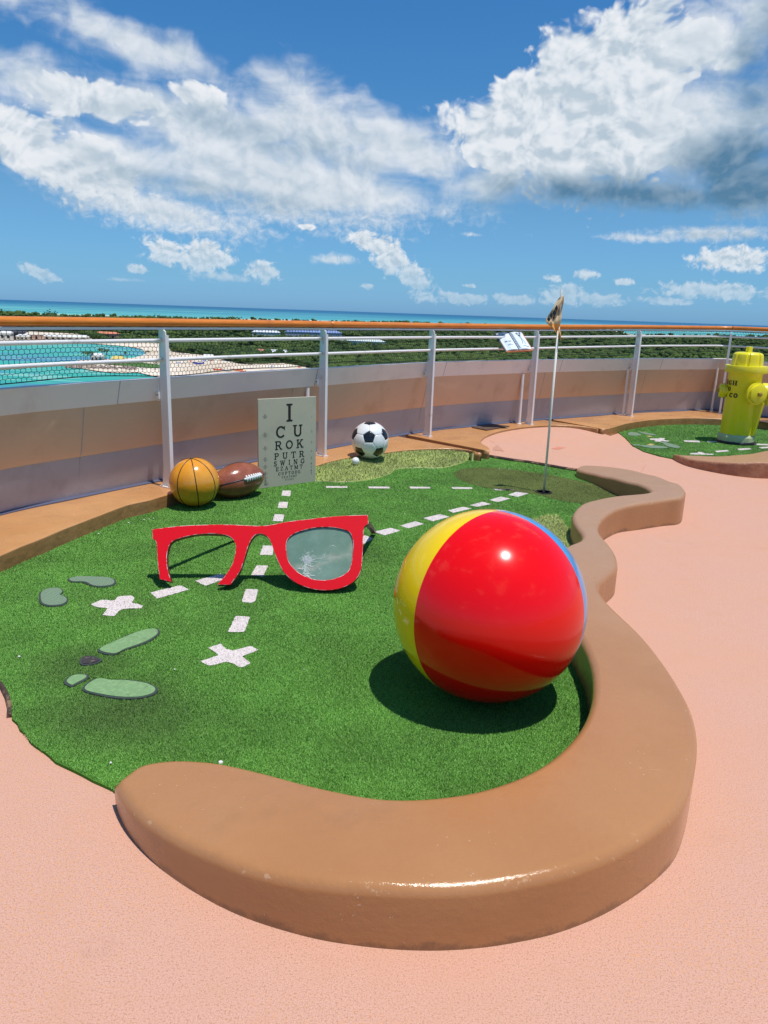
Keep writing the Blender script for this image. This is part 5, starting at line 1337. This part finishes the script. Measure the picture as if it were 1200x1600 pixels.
# ================================================================== HYDRANT
def hydrant():
    base = at(1148.5, 691.5, TZ); D = hypot(base[0], base[1])
    zf = lambda x, y: float(at_dist(x, y, D)[2]); w = lambda p: p*D/F*1.02
    zs = dict(collar=zf(1150, 677), flange_b=zf(1165, 582), flange_t=zf(1167, 571), bon=zf(1169, 550), nut=zf(1170, 541.5), noz=zf(1160, 612))
    print('hydrant', base, zs, w(22))
    def fn(c1, c2):
        def f(g, b):
            p = objc(g); n = g.noise(p, 7, 8, .7); c = g.mix(g.sstep(n, .45, .68), c1, c2)
            st = g.sstep(g.noise(g.scale(p, 8, 8, 1.2), 4, 7, .7), .60, .72); c = g.mix(g.mul(st, .45), c, (.30, .27, .05, 1)); g.l.new(c, b.inputs['Base Color'])
            g.l.new(g.bump(g.noise(p, 22, 5, .6), .15, .01), b.inputs['Normal'])
        return f
    My = mat('yellow_hydrant_paint', rough=.3, fn=fn((.80, .72, .010, 1), (.80, .70, .05, 1))); Mg = mat('faded_pale_green_paint', rough=.5, fn=fn((.50, .56, .30, 1), (.42, .50, .26, 1)))
    h = empty('fire_hydrant', (base[0], base[1], TZ), 'bright yellow fire hydrant with black stencilled letters on the far green', 'fire hydrant')
    z = {k: v-TZ for k, v in zs.items()}; R = w(21.5)
    mb = MB(); mb.lathe([(w(26), 0), (w(26), .02), (w(25), .035)], seg=24); mb.build('base_mat', M_BLACK, h)
    mb = MB(); n = 10; r1 = w(24.5); mb.lathe([(r1, .036), (r1, z['collar']-.035), (r1*.97, z['collar']-.02), (R*1.02, z['collar'])], seg=n); mb.build('base_collar', Mg, h)
    mb = MB(); mb.lathe([(R*.98, z['collar']-.01), (R, z['collar']+.02), (R*1.0, z['flange_b']-.02), (R*1.05, z['flange_b'])], seg=48); mb.build('barrel', My, h, True, 35)
    mb = MB(); fR = w(27); mb.lathe([(fR*.99, z['flange_b']), (fR, z['flange_b']+.01), (fR, z['flange_t']-.008), (fR*.985, z['flange_t'])], seg=48); mb.build('top_flange', My, h, True, 35)
    # bonnet with ribs
    bR = w(20); zb, zt = z['flange_t'], z['bon']; prof = [(1, 0), (.99, .35), (.97, .70), (.93, .84), (.83, .94), (.66, .985), (.4, 1.0), (.05, 1.0)]; seg = 96; V = []; Fc = []
    for q, f in prof:
        for k in range(seg):
            a = 2*pi*k/seg; rib = 1-.085*(1 if abs(((k/seg*8+.5) % 1)-.5) > .36 else 0)*(1 if q > .3 else 0)
            V.append((bR*q*rib*cos(a), bR*q*rib*sin(a), zb+(zt-zb)*f))
    for i in range(len(prof)-1):
        for k in range(seg): Fc.append((i*seg+k, i*seg+(k+1) % seg, (i+1)*seg+(k+1) % seg, (i+1)*seg+k))
    Fc.append(tuple((len(prof)-1)*seg+k for k in range(seg)))
    smooth_angle(mesh('bonnet', V, Fc, My, h, True), 28)
    mb = MB(); mb.lathe([(w(4.6), zt-.01), (w(4.6), z['nut']-.012), (w(4.2), z['nut'])], seg=6); mb.build('operating_nut', My, h)
    tc = np.array([-base[0], -base[1], 0.]); tc /= np.linalg.norm(tc); rr_ = np.array([-tc[1], tc[0], 0.]) # image right
    if rr_@rt < 0: rr_ = -rr_
    zn = z['noz']
    def nozzle(name, d, r, L, cap=True):
        d = d/np.linalg.norm(d); e = np.cross(EZ, d); o_ = d*R*.75+EZ*zn
        mb = MB(); mb.lathe([(r*.92, 0), (r*.92, L*.55), (r*1.18, L*.56), (r*1.2, L*.72), (r*1.06, L*.74)], o_, 28, (e, EZ, d)); nz = mb.build(name, My, h, True, 35)
        mb = MB(); mb.lathe([(r*1.0, L*.74), (r*1.0, L*.97), (r*.92, L)], o_, 28, (e, EZ, d)); cp = mb.build('cap', My, nz, True, 35)
        if cap: mb = MB(); mb.lathe([(r*.26, L), (r*.24, L+.03), (r*.12, L+.035)], o_, 5, (e, EZ, d)); mb.build('cap_nut', mat('rusty_nut', (.35, .24, .04), rough=.6), nz)
    nozzle('side_nozzle', -rr_+tc*.10, w(9), w(14))
    nozzle('side_nozzle', tc*1.0+rr_*.78, w(12.5), w(17))
    nozzle('front_nozzle', rr_*1.0-tc*.12, w(14.5), w(26))
    # gusset fin
    d = rr_*.92+tc*.39; d /= np.linalg.norm(d); e = np.cross(EZ, d); prof = [(R*.9, z['collar']), (R+w(7), z['collar']), (R+w(1), zn-.10), (R*.9, zn-.10)]
    prof = [(R*.9, z['collar']), (R*1.10, z['collar']), (R*1.42, zn-.12), (R*.9, zn-.12)]
    V = [d*a+EZ*b+e*s for s in (-.03, .03) for a, b in prof]
    mesh('gusset', V, [(0, 1, 2, 3), (7, 6, 5, 4), (0, 4, 5, 1), (1, 5, 6, 2), (2, 6, 7, 3), (3, 7, 4, 0)], My, h)
    # stencilled words wrapped on the barrel
    for txt, py, hp, a0 in (('OUGH', 601.5, 6.6, -58), ('TO', 611, 6.0, -66), ('HOW CO', 620.5, 6.4, -62)):
        zz = zf(1158, py)-TZ; hh = hp*D/F; L = text_polys(txt, 0, zz, hh, hh*.14, t=.30)
        shift = {'OUGH': -.55, 'TO': -.545, 'HOW CO': -.60}[txt]
        for Lp in L:
            mb = MB()
            for i, q in enumerate(Lp):
                pp = []
                for x, y in q:
                    an = (x)/R+shift*pi*.62; pp.append((rr_*sin(an)+tc*cos(an))*(R+.0015+.0003*(i % 5))+EZ*y)
                mb.face(pp)
            mb.build('letter', M_BLACK, h)
hydrant()

# ================================================================== THE SEA AND THE ISLAND
SEA = -45.0
def atS(x, y, z=SEA): p = at(x, y, z); return (p[0], p[1])
def fn_sea(g, b):
    p = pos(g); X, Y, Z_ = g.sep(p)
    d = g.m('SQRT', g.add(g.mul(X, X), g.mul(Y, Y)))
    ld = g.m('LOGARITHM', d, 10.0)       # 400 m 2.6, 4 km 3.6, 40 km 4.6
    wig = g.mul(g.sub(g.noise(g.scale(p, .0004, .0016, 1), 1.0, 5, .6), .5), .55)
    f = g.sstep(g.add(ld, g.mul(wig, .6)), 2.4, 4.6, kind='LINEAR')
    c = g.ramp(f, [(0, (.03, .34, .27, 1)), (.18, (.05, .37, .31, 1)), (.36, (.11, .42, .36, 1)), (.48, (.10, .40, .37, 1)), (.56, (.065, .31, .35, 1)), (.66, (.035, .20, .31, 1)), (.80, (.025, .15, .26, 1)), (1, (.02, .12, .24, 1))])
    band = g.sstep(g.noise(g.scale(p, .00022, .0024, 1), 1.0, 6, .6, .4), .50, .60)
    c = g.mix(g.mul(g.mul(band, .8), g.mul(g.sstep(ld, 3.2, 3.5), g.sstep(ld, 4.15, 3.85))), c, (.20, .52, .43, 1))
    bl = g.sstep(g.noise(g.scale(p, .006, .016, 1), 1.0, 6, .6, .8), .50, .58); nearm = g.sstep(ld, 3.15, 2.9)
    c = g.mix(g.mul(g.mul(bl, nearm), .8), c, (.075, .22, .36, 1))
    pale = g.sstep(g.noise(g.scale(p, .009, .03, 1), 1.3, 6, .6, 1.0), .54, .62)
    c = g.mix(g.mul(g.mul(pale, nearm), .75), c, (.28, .55, .47, 1))
    near = g.sstep(d, 480, 400); c = g.mix(g.mul(near, .7), c, (.035, .40, .30, 1))
    g.l.new(c, b.inputs['Base Color'])
    h = g.noise(g.scale(p, .25, .5, 1), 1.0, 6, .6)
    g.l.new(g.bump(h, .2, .6), b.inputs['Normal'])
M_SEA = mat('shallow_sea_water', rough=.55, spec=.07, fn=fn_sea)
R_ = 90000
ang = np.linspace(0, 2*pi, 65)[:-1]; V = [(0, 0, SEA)]; Fc = []
radii = [60, 250, 600, 1500, 4000, 12000, 35000, R_]
for r in radii: V += [(r*sin(a), r*cos(a), SEA) for a in ang]
for k in range(64): Fc.append((0, 1+(k+1) % 64, 1+k))
for i in range(len(radii)-1):
    for k in range(64): a = 1+i*64; Fc.append((a+k, a+(k+1) % 64, a+64+(k+1) % 64, a+64+k))
sea = mesh('sea', V, Fc, M_SEA); bm = bmesh.new(); bm.from_mesh(sea.data); bmesh.ops.recalc_face_normals(bm, faces=bm.faces); bm.to_mesh(sea.data); bm.free()
tagg(sea, kind='structure', label='turquoise sea and lagoon out to the horizon')
# hull side below the deck, so that the deck stands on a ship
hb = WF-wn*.08; V = []; Fc = []
for p in hb: V += [(p[0], p[1], -.03), (p[0], p[1], -6)]
for i in range(len(hb)-1): Fc.append((2*i, 2*i+1, 2*i+3, 2*i+2))
hull = mesh('hull_side', V, Fc, M_FLANGE); tagg(hull, kind='structure', label='white side of the ship below the railing')
# trim the deck to the hull line
P = [(p[0], p[1]) for p in hb]+[(11, -4), (-5.5, -4)]
if True:
    bpy.data.objects.remove(deck); deck = sheet('deck_floor', resample(P, .25, True), 0.0, None, M_DECK, None, False); tagg(deck, kind='structure', label='speckled pink deck coating between the greens')

def fn_sand(g, b):
    p = pos(g); n = g.noise(p, .02, 7, .65)
    c = g.mix(g.sstep(n, .35, .65), (.62, .50, .37, 1), (.80, .70, .56, 1))
    c = g.mix(g.mul(g.sstep(g.noise(p, .06, 5, .7), .58, .68), .6), c, (.16, .20, .07, 1)); g.l.new(c, b.inputs['Base Color'])
M_SAND = mat('beach_sand', rough=.9, spec=.1, fn=fn_sand)
def fn_under(g, b):
    p = pos(g); c = g.mix(g.sstep(g.noise(g.scale(p, .004, .012, 1), 1, 6, .65), .4, .65), (.022, .050, .014, 1), (.07, .105, .03, 1))
    c = g.mix(g.mul(g.sstep(g.noise(g.scale(p, .0012, .009, 1), 1, 6, .7), .64, .70), .7), c, (.26, .25, .15, 1)); g.l.new(c, b.inputs['Base Color'])
    g.l.new(g.bump(g.noise(p, .12, 5, .7), 1.0, 6.0), b.inputs['Normal'])
M_UNDER = mat('island_undergrowth', rough=.95, spec=.05, fn=fn_under)
land_px = [(-150,489),(0,490),(120,492.5),(300,497),(450,500),(600,503.5),(760,508.5),(900,513),(960,517),(985,522.5),(1060,524),(1130,524.5),(1300,529),(1500,560),(1500,900),(700,700),(480,596),(420,590),(380,585),(330,588),(290,592),(262,594),(215,583),(180,584),(145,580),(112,573),(100,569),(125,564),(170,562),(210,560),(228,554),(222,546),(190,541),(140,537.5),(60,536),(0,536),(-150,540)]
LAND = resample([atS(x, y) for x, y in land_px], 12, True)
isl = sheet('sandy_ground', [Vector((p[0], p[1])) for p in LAND], SEA+.6, None, M_SAND, None, False); tagg(isl, kind='structure', label='pale sand of the island shore')
forest_px = [(-150,490),(0,491),(120,493.5),(300,498),(450,501),(600,504.5),(760,509.5),(900,514),(960,518),(985,523.5),(1060,525),(1130,525.5),(1300,531),(1500,562),(1500,880),(720,700),(520,600),(486,576),(440,568),(410,570),(370,569),(345,560),(318,556),(292,553),(268,550),(262,540),(240,536),(150,532.5),(120,522),(60,519),(20,518),(-150,520)]
FP = [atS(x, y) for x, y in forest_px]; FOR = resample(FP, 14, True)
und = sheet('undergrowth', FOR, SEA+1.2, None, M_UNDER, None, False); tagg(und, kind='structure', label='dark green undergrowth covering the island')
# tree crowns: points even in the picture, so that near ones are single crowns and far ones clumps
def fn_leaf(c1, c2, c3):
    def f(g, b):
        p = pos(g); n = g.noise(g.scale(p, .012, .02, .05), 1.0, 8, .75); n2 = g.noise(p, .35, 4, .75)
        c = g.mix(g.sstep(n, .38, .62), c1, c2); c = g.mix(g.mul(g.sstep(n2, .5, .7), .7), c, c3); g.l.new(c, b.inputs['Base Color'])
        g.l.new(g.bump(n2, 1.0, 1.2), b.inputs['Normal'])
    return f
M_LEAF = mat('island_foliage', rough=.8, spec=.15, fn=fn_leaf((.022, .055, .016, 1), (.085, .135, .030, 1), (.18, .20, .055, 1)))
def ico1():
    V, Fc = icosa(); V = [tuple(v) for v in V]; mid = {}; F2 = []
    def m_(a, b):
        k = (min(a, b), max(a, b))
        if k not in mid: p = np.array(V[a])+np.array(V[b]); V.append(tuple(p/np.linalg.norm(p))); mid[k] = len(V)-1
        return mid[k]
    for a, b, c in Fc:
        x, y, z = m_(a, b), m_(b, c), m_(c, a); F2 += [(a, x, z), (b, y, x), (c, z, y), (x, y, z)]
    return np.array(V), np.array(F2)
def crowns(name, pts, sizes, label, m, sub=True, seed=1):
    V0, F0 = ico1() if sub else (icosa()[0], np.array(icosa()[1])); rg = np.random.default_rng(seed); n = len(pts); k = len(V0)
    jit = rg.uniform(.72, 1.25, (n, k, 1)); P = V0[None]*jit*np.asarray(sizes)[:, None, None]*np.array([1, 1, .85])
    P[:, :, 2] = np.maximum(P[:, :, 2], -.4*np.asarray(sizes)[:, None]); P += np.asarray(pts)[:, None, :]
    me = bpy.data.meshes.new(name); me.vertices.add(n*k); me.vertices.foreach_set('co', P.ravel())
    Fi = (F0[None]+(np.arange(n)*k)[:, None, None]).reshape(-1, 3); nf = len(Fi)
    me.loops.add(3*nf); me.loops.foreach_set('vertex_index', Fi.astype(np.int32).ravel()); me.polygons.add(nf); me.polygons.foreach_set('loop_start', np.arange(0, 3*nf, 3, dtype=np.int32)); me.update()
    o = link(name, me, m); return tagg(o, label, 'trees', kind='stuff')
fpx = np.array(forest_px, float); fpy = fpx
rg = np.random.default_rng(9); n = 26000
X = rg.uniform(-60, 1280, n); Yp = 500+rg.uniform(0, 1, n)**1.0*105; Yp += 0
Yp = rg.uniform(490, 610, n)
k = inside(fpx, X, Yp); X = X[k]; Yp = Yp[k]
pts = []; sz = []
clear_px = [[(395,521),(440,521),(520,524),(620,533),(625,541),(560,537),(500,531),(395,527)], [(395,558),(480,572),(395,575)], [(0,518),(40,520),(130,527),(130,533),(0,534)]]
ck_ = np.zeros(len(X), bool)
for c_ in clear_px: ck_ |= inside(np.array(c_), X, Yp)
fld = np.sin(X*.011+Yp*.31)+np.sin(X*.023-Yp*.55+1.3)+.8*np.sin(X*.041+Yp*.9+2)+.6*np.sin(X*.09-Yp*1.3)
keep = (~ck_ | (rg.uniform(0, 1, len(X)) < .12)) & ((fld > -1.35) | (rg.uniform(0, 1, len(X)) < .25)); X = X[keep]; Yp = Yp[keep]; fld = fld[keep]
for x, y, fl in zip(X, Yp, fld):
    p = at(x, y, SEA+1); D = hypot(p[0], p[1]); s = (1+.16*fl)*rg.uniform(.75, 1.3)* (3.0 if D > 1200 else 2.6)*rg.uniform(.7, 1.35)*max(1, D/1100)**.55
    pts.append((p[0], p[1], SEA+1.5+s*.55+rg.uniform(0, 1.5))); sz.append(s)
pts = np.array(pts); sz = np.array(sz); D = np.hypot(pts[:, 0], pts[:, 1])
crowns('forest', pts[D < 1100], sz[D < 1100], 'dense green island forest below the railing', M_LEAF, True, 2)
crowns('forest', pts[D >= 1100], sz[D >= 1100], 'distant island woodland just under the handrail', M_LEAF, False, 3)
# the tall trees whose tops stand above the handrail
q = []; s_ = []
for x0, x1, y, n_, hh in ((0,20,488,26,11),(68,80,490,10,13),(82,92,491,9,12),(140,380,493.5,130,5),(455,483,498,30,6),(240,252,492,8,9),(340,374,494.5,26,7),(565,640,502,60,4),(93,140,492,14,5)):
    for _ in range(n_):
        x = rg.uniform(x0, x1); p = at(x, y+rg.uniform(4, 7), SEA); t = rg.uniform(.5, 1)
        for z_ in np.linspace(.3, 1, 3):
            q.append((p[0]+rg.uniform(-3, 3), p[1], SEA+1+hh*t*z_*1.5)); s_.append(rg.uniform(1.8, 3.4)*(1.2-.5*z_))
crowns('forest', np.array(q), np.array(s_), 'thin line of tall trees along the far shore above the handrail', M_LEAF, False, 5)

# palms by the lagoon
M_TRUNK = mat('palm_trunk', (.22, .17, .12), rough=.9); M_FROND = mat('palm_frond', (.045, .085, .02), rough=.6, spec=.3)
def palm():
    root = empty('palm_tree', (0, 0, 0)); mb = MB(); P = [(0.9*(t**2), 0, 9*t) for t in np.linspace(0, 1, 8)]; mb.tube(P, [.28-.12*t for t in np.linspace(0, 1, 8)], 7); mb.build('trunk', M_TRUNK, root, True)
    mb = MB(); rr = random.Random(4)
    for k in range(15):
        a = 2*pi*k/15+rr.uniform(-.2, .2); el = rr.uniform(-.1, .9); L = rr.uniform(3.2, 4.2); c = np.array([.9, 0, 9.]); d = np.array([cos(a), sin(a), 0.]); s = np.array([-sin(a), cos(a), 0.]); prev = None
        for i in range(7):
            t = i/6; p = c+d*L*t*cos(el*.6)+EZ*(L*(sin(el)*t-.75*t*t)); w_ = .62*sin(pi*(.12+.86*t)); row = (p-s*w_+EZ*-.25*w_, p, p+s*w_+EZ*-.25*w_)
            if prev is not None: mb.face([prev[0], row[0], row[1], prev[1]]); mb.face([prev[1], row[1], row[2], prev[2]])
            prev = row
    mb.build('crown', M_FROND, root); return root
def copy_tree(o, parent=None):
    c = o.copy(); COL.objects.link(c)
    if parent is not None: c.parent = parent
    for ch in list(o.children): copy_tree(ch, c)
    return c
pr = palm(); spots = [(131,566,'leftmost palm on the rocky spit in the lagoon'),(137,565,'second palm from the left on the lagoon spit'),(143,565,'palm at the left of the palms beside the white pavilion'),(149,564,'palm just left of the white pavilion on the spit'),(159,564,'palm rising over the white pavilion roof on the spit'),(166,564,'palm just right of the white pavilion'),(190,566,'lone small palm further right on the spit'),(232,562,'palm at the near end of the far beach beside the rail post'),(198,562,'palm near the water left of the first rail post'),(243,578,'palm over the green lawn below the middle bar')]
for i, (x, y, lb) in enumerate(spots):
    o = pr if i == 0 else copy_tree(pr); p = at(x, y, SEA+.6); o.location = p; o.rotation_euler = (0, 0, i*1.3); s = (.9, .8, .85, .75, 1.1, 1.0, .6, .8, .7, .7)[i]; o.scale = (s,)*3
    tagg(o, lb, 'palm tree', 'palms by the lagoon')
# lawn and rocks on the spit
lawn = sheet('lawn', [Vector(atS(x, y)) for x, y in [(150,566.5),(205,566.5),(262,573),(262,577),(236,576.5),(200,573.5),(172,571.5),(150,569.5)]], SEA+1.0, None, mat('lawn_green', (.06, .15, .02), rough=.9), None, False); tagg(lawn, kind='structure', label='bright lawn on the lagoon spit')
mb = MB(); rr = random.Random(8)
for k in range(230):
    x = rr.uniform(104, 212); y = 571+rr.uniform(0, 6)+(x-104)*.045; p = at(x, y-2.5, SEA+.4); s = rr.uniform(.8, 2.0); V0, F0 = icosa()
    mb.raw([(p[0]+v[0]*s*rr.uniform(.7, 1.2), p[1]+v[1]*s*rr.uniform(.7, 1.2), p[2]+v[2]*s*.6) for v in V0], F0)
o = mb.build('rocks', mat('lagoon_rock', rough=.9, fn=worn((.20, .15, .12, 1), (.42, .33, .27, 1), .5, .45, .6))); tagg(o, 'brown boulders edging the spit in the lagoon', 'rocks', kind='stuff')
# buildings
def building(name, x, y, w, dp, hh, wallc, roofc, label, cat='building', yaw=0.0, roofh=2.2, win=0):
    p = at(x, y, SEA+.6); r = empty(name, tuple(p), label, cat, rz=yaw)
    mb = MB(); mb.box((0, 0, hh/2), (w, dp, hh)); mb.build('wall', mat('wall_%d_%d' % (wallc[0]*99, wallc[2]*99), wallc, rough=.8), r)
    mb = MB(); a, b = w/2+.6, dp/2+.6; V = [(-a, -b, hh), (a, -b, hh), (a, b, hh), (-a, b, hh), (-a*.8, 0, hh+roofh), (a*.8, 0, hh+roofh), (-a, -b, hh-.2), (a, -b, hh-.2), (a, b, hh-.2), (-a, b, hh-.2)]
    mb.raw(V, [(0, 1, 5, 4), (2, 3, 4, 5), (1, 2, 5), (3, 0, 4), (6, 9, 8, 7), (6, 7, 1, 0), (7, 8, 2, 1), (8, 9, 3, 2), (9, 6, 0, 3)]); mb.build('roof', mat('roof_%d_%d_%d' % tuple(int(c*99) for c in roofc), roofc, rough=.5), r)
    for k in range(win):
        mb = MB(); mb.box((-w/2+w*(k+.5)/win, -dp/2-.02, hh*.5), (w/win*.4, .12, hh*.45)); mb.build('window', M_BLACK, r)
    return r
WH = (.75, .74, .70)
building('beach_house', 168, 531, 26, 14, 8, (.62, .30, .18), (.70, .24, .12), 'orange red roofed building among the trees behind the lagoon', win=4)
building('pavilion', 153, 565, 9, 6, 4.5, WH, WH, 'small white pavilion between palms on the spit', 'pavilion', win=3)
building('beach_hut', 185, 567, 9, 4, 3.2, (.70, .50, .12), (.72, .56, .16), 'small yellow hut on the lawn of the spit', 'hut', win=2)
building('beach_house', 22, 531, 30, 12, 9, (.04, .04, .06), (.05, .05, .07), 'dark arched building at the far left shore', win=0, roofh=6)
building('beach_house', 18, 522, 34, 14, 7, WH, WH, 'white roofed building behind the dark one', win=4)
building('beach_house', 52, 532, 20, 12, 7, (.66, .42, .30), (.70, .60, .48), 'salmon walled house on the far left shore', win=3)
building('beach_house', 8, 531, 20, 12, 8, (.70, .66, .58), WH, 'cream house at the leftmost edge of the shore', win=3)
for i, (x, y, w, lb) in enumerate([(38,532,14,'yellowish low house left of the salmon one'),(86,532,22,'pale pink low building with white roof on the shore'),(112,533,24,'long white roofed shelter on the shore'),(128,533,14,'short white shelter at the end of the shore row')]):
    building('shore_house', x, y, w, 10, 5, (.66, .58, .46), WH, lb, 'house', win=3)
building('long_shed', 416, 525.5, 45, 18, 7, WH, (.70, .73, .78), 'long pale roof left of the blue roof in the forest', 'shed', win=0, roofh=3)
building('long_shed', 490, 527.5, 95, 22, 9, (.5, .5, .55), (.22, .30, .52), 'long blue roofed shed in the middle of the forest', 'shed', win=0, roofh=4)
building('greenhouse', 566, 539.5, 62, 16, 6, WH, (.62, .70, .66), 'long whitish greenhouse roof right of the second post', 'greenhouse', win=0, roofh=3, yaw=-.3)
building('beach_house', 435, 558, 18, 9, 5, WH, (.66, .68, .70), 'white roofed house in the trees left of second rail post', 'house', win=3)
building('beach_house', 410, 557, 13, 8, 5, (.55, .30, .16), (.45, .20, .12), 'brown roofed house beside the white one in trees', 'house', win=2)
building('shelter', 326, 563, 9, 4, 3, WH, (.72, .70, .66), 'low pale shelter behind the beach umbrellas', 'shelter', win=2)
# boats, slide and umbrellas on the beach
def boat(x, y, L, col, label, yaw=0.2):
    p = at(x, y, SEA+.9); mb = MB(); S = np.linspace(-1, 1, 11); V = []; Fc = []
    for s in S:
        wd = .17*L*(1-abs(s)**2.4); z0 = .10*L*abs(s)**3
        V += [(s*L/2, -wd, .13*L+z0), (s*L/2, -wd*.6, z0*.6), (s*L/2, wd*.6, z0*.6), (s*L/2, wd, .13*L+z0), (s*L/2, 0, .07*L+z0)]
    for i in range(10):
        for k in range(5): Fc.append((5*i+k, 5*i+(k+1) % 5, 5*i+5+(k+1) % 5, 5*i+5+k))
    o = mesh('rowing_boat', V, Fc, mat('hull_%d_%d' % (col[0]*99, col[2]*99), col, rough=.4)); o.location = p; o.rotation_euler = (0, 0, yaw); tagg(o, label, 'boat', 'boats pulled up on the beach')
boat(340, 578.5, 7, (.75, .12, .04), 'orange red boat on sand, first right of the rail post'); boat(372, 579.5, 8, (.80, .18, .05), 'orange boat on sand right of the grey one', .5); boat(379, 581, 6, (.78, .25, .15), 'small salmon boat beside the orange boat', -.3)
boat(356, 580, 8, (.55, .57, .58), 'grey boat between the two orange ones', .1); boat(310, 569, 9, (.05, .10, .55), 'dark blue inflatable boat at the back of the beach', .1); boat(224, 577, 5, (.7, .7, .68), 'small white boat left of the first rail post', 1.0)
def umbrella():
    r = empty('beach_umbrella', (0, 0, 0)); mb = MB(); mb.tube([(0, 0, 0), (0, 0, 2.6)], .06, 5); mb.build('pole', WHM, r); mb = MB(); mb.lathe([(1.7, 2.2), (1.0, 2.6), (.05, 2.9)], seg=8); mb.build('canopy', WHM, r); return r
WHM = mat('umbrella_white', (.74, .72, .68), rough=.7)
CM = [mat('umbrella_blue', (.10, .20, .5), rough=.7), mat('umbrella_red', (.6, .12, .08), rough=.7), mat('umbrella_tan', (.6, .42, .22), rough=.7)]
um = umbrella(); rr = random.Random(3); CN = ['white', 'blue', 'red', 'tan']
ORD = ['leftmost', 'second', 'third', 'fourth', 'fifth', 'sixth', 'seventh', 'eighth', 'ninth', 'tenth', 'eleventh', 'twelfth', 'thirteenth', 'fourteenth', 'fifteenth']
us = [(284,563),(288,568),(293,565),(298,569),(301,563),(306,565.5),(314,564),(319,568),(324,570),(330,568.5),(337,569.5),(343,568),(350,569),(279,571),(357,571.5),(252,560),(247,557),(240,551),(235,546),(425,577),(445,578),(468,579)]
def ulab(i):
    x, y = us[i]; zn = lambda q: 0 if q < 270 else (1 if q < 380 else 2); k = sum(1 for q in us if zn(q[0]) == zn(x) and q[0] < x)
    where = ('far sand left of first rail post', 'beach right of first rail post', 'white sand left of second rail post')[zn(x)]
    return ('%s umbrella, leftmost on the ' if k == 0 else '%s umbrella, '+ORD[k]+' from left on the ')+where
UL = [ulab(i) for i in range(len(us))]
for i, (x, y) in enumerate(us):
    o = um if i == 0 else copy_tree(um); o.location = at(x, y, SEA+.6); c = 0 if i % 2 == 0 else (i//2) % 3+1
    if c:
        for ch in o.children:
            if ch.name.startswith('canopy'): ch.data = ch.data.copy(); ch.data.materials[0] = CM[c-1]
    tagg(o, UL[i] % CN[c], 'umbrella', 'beach umbrellas on the sand')
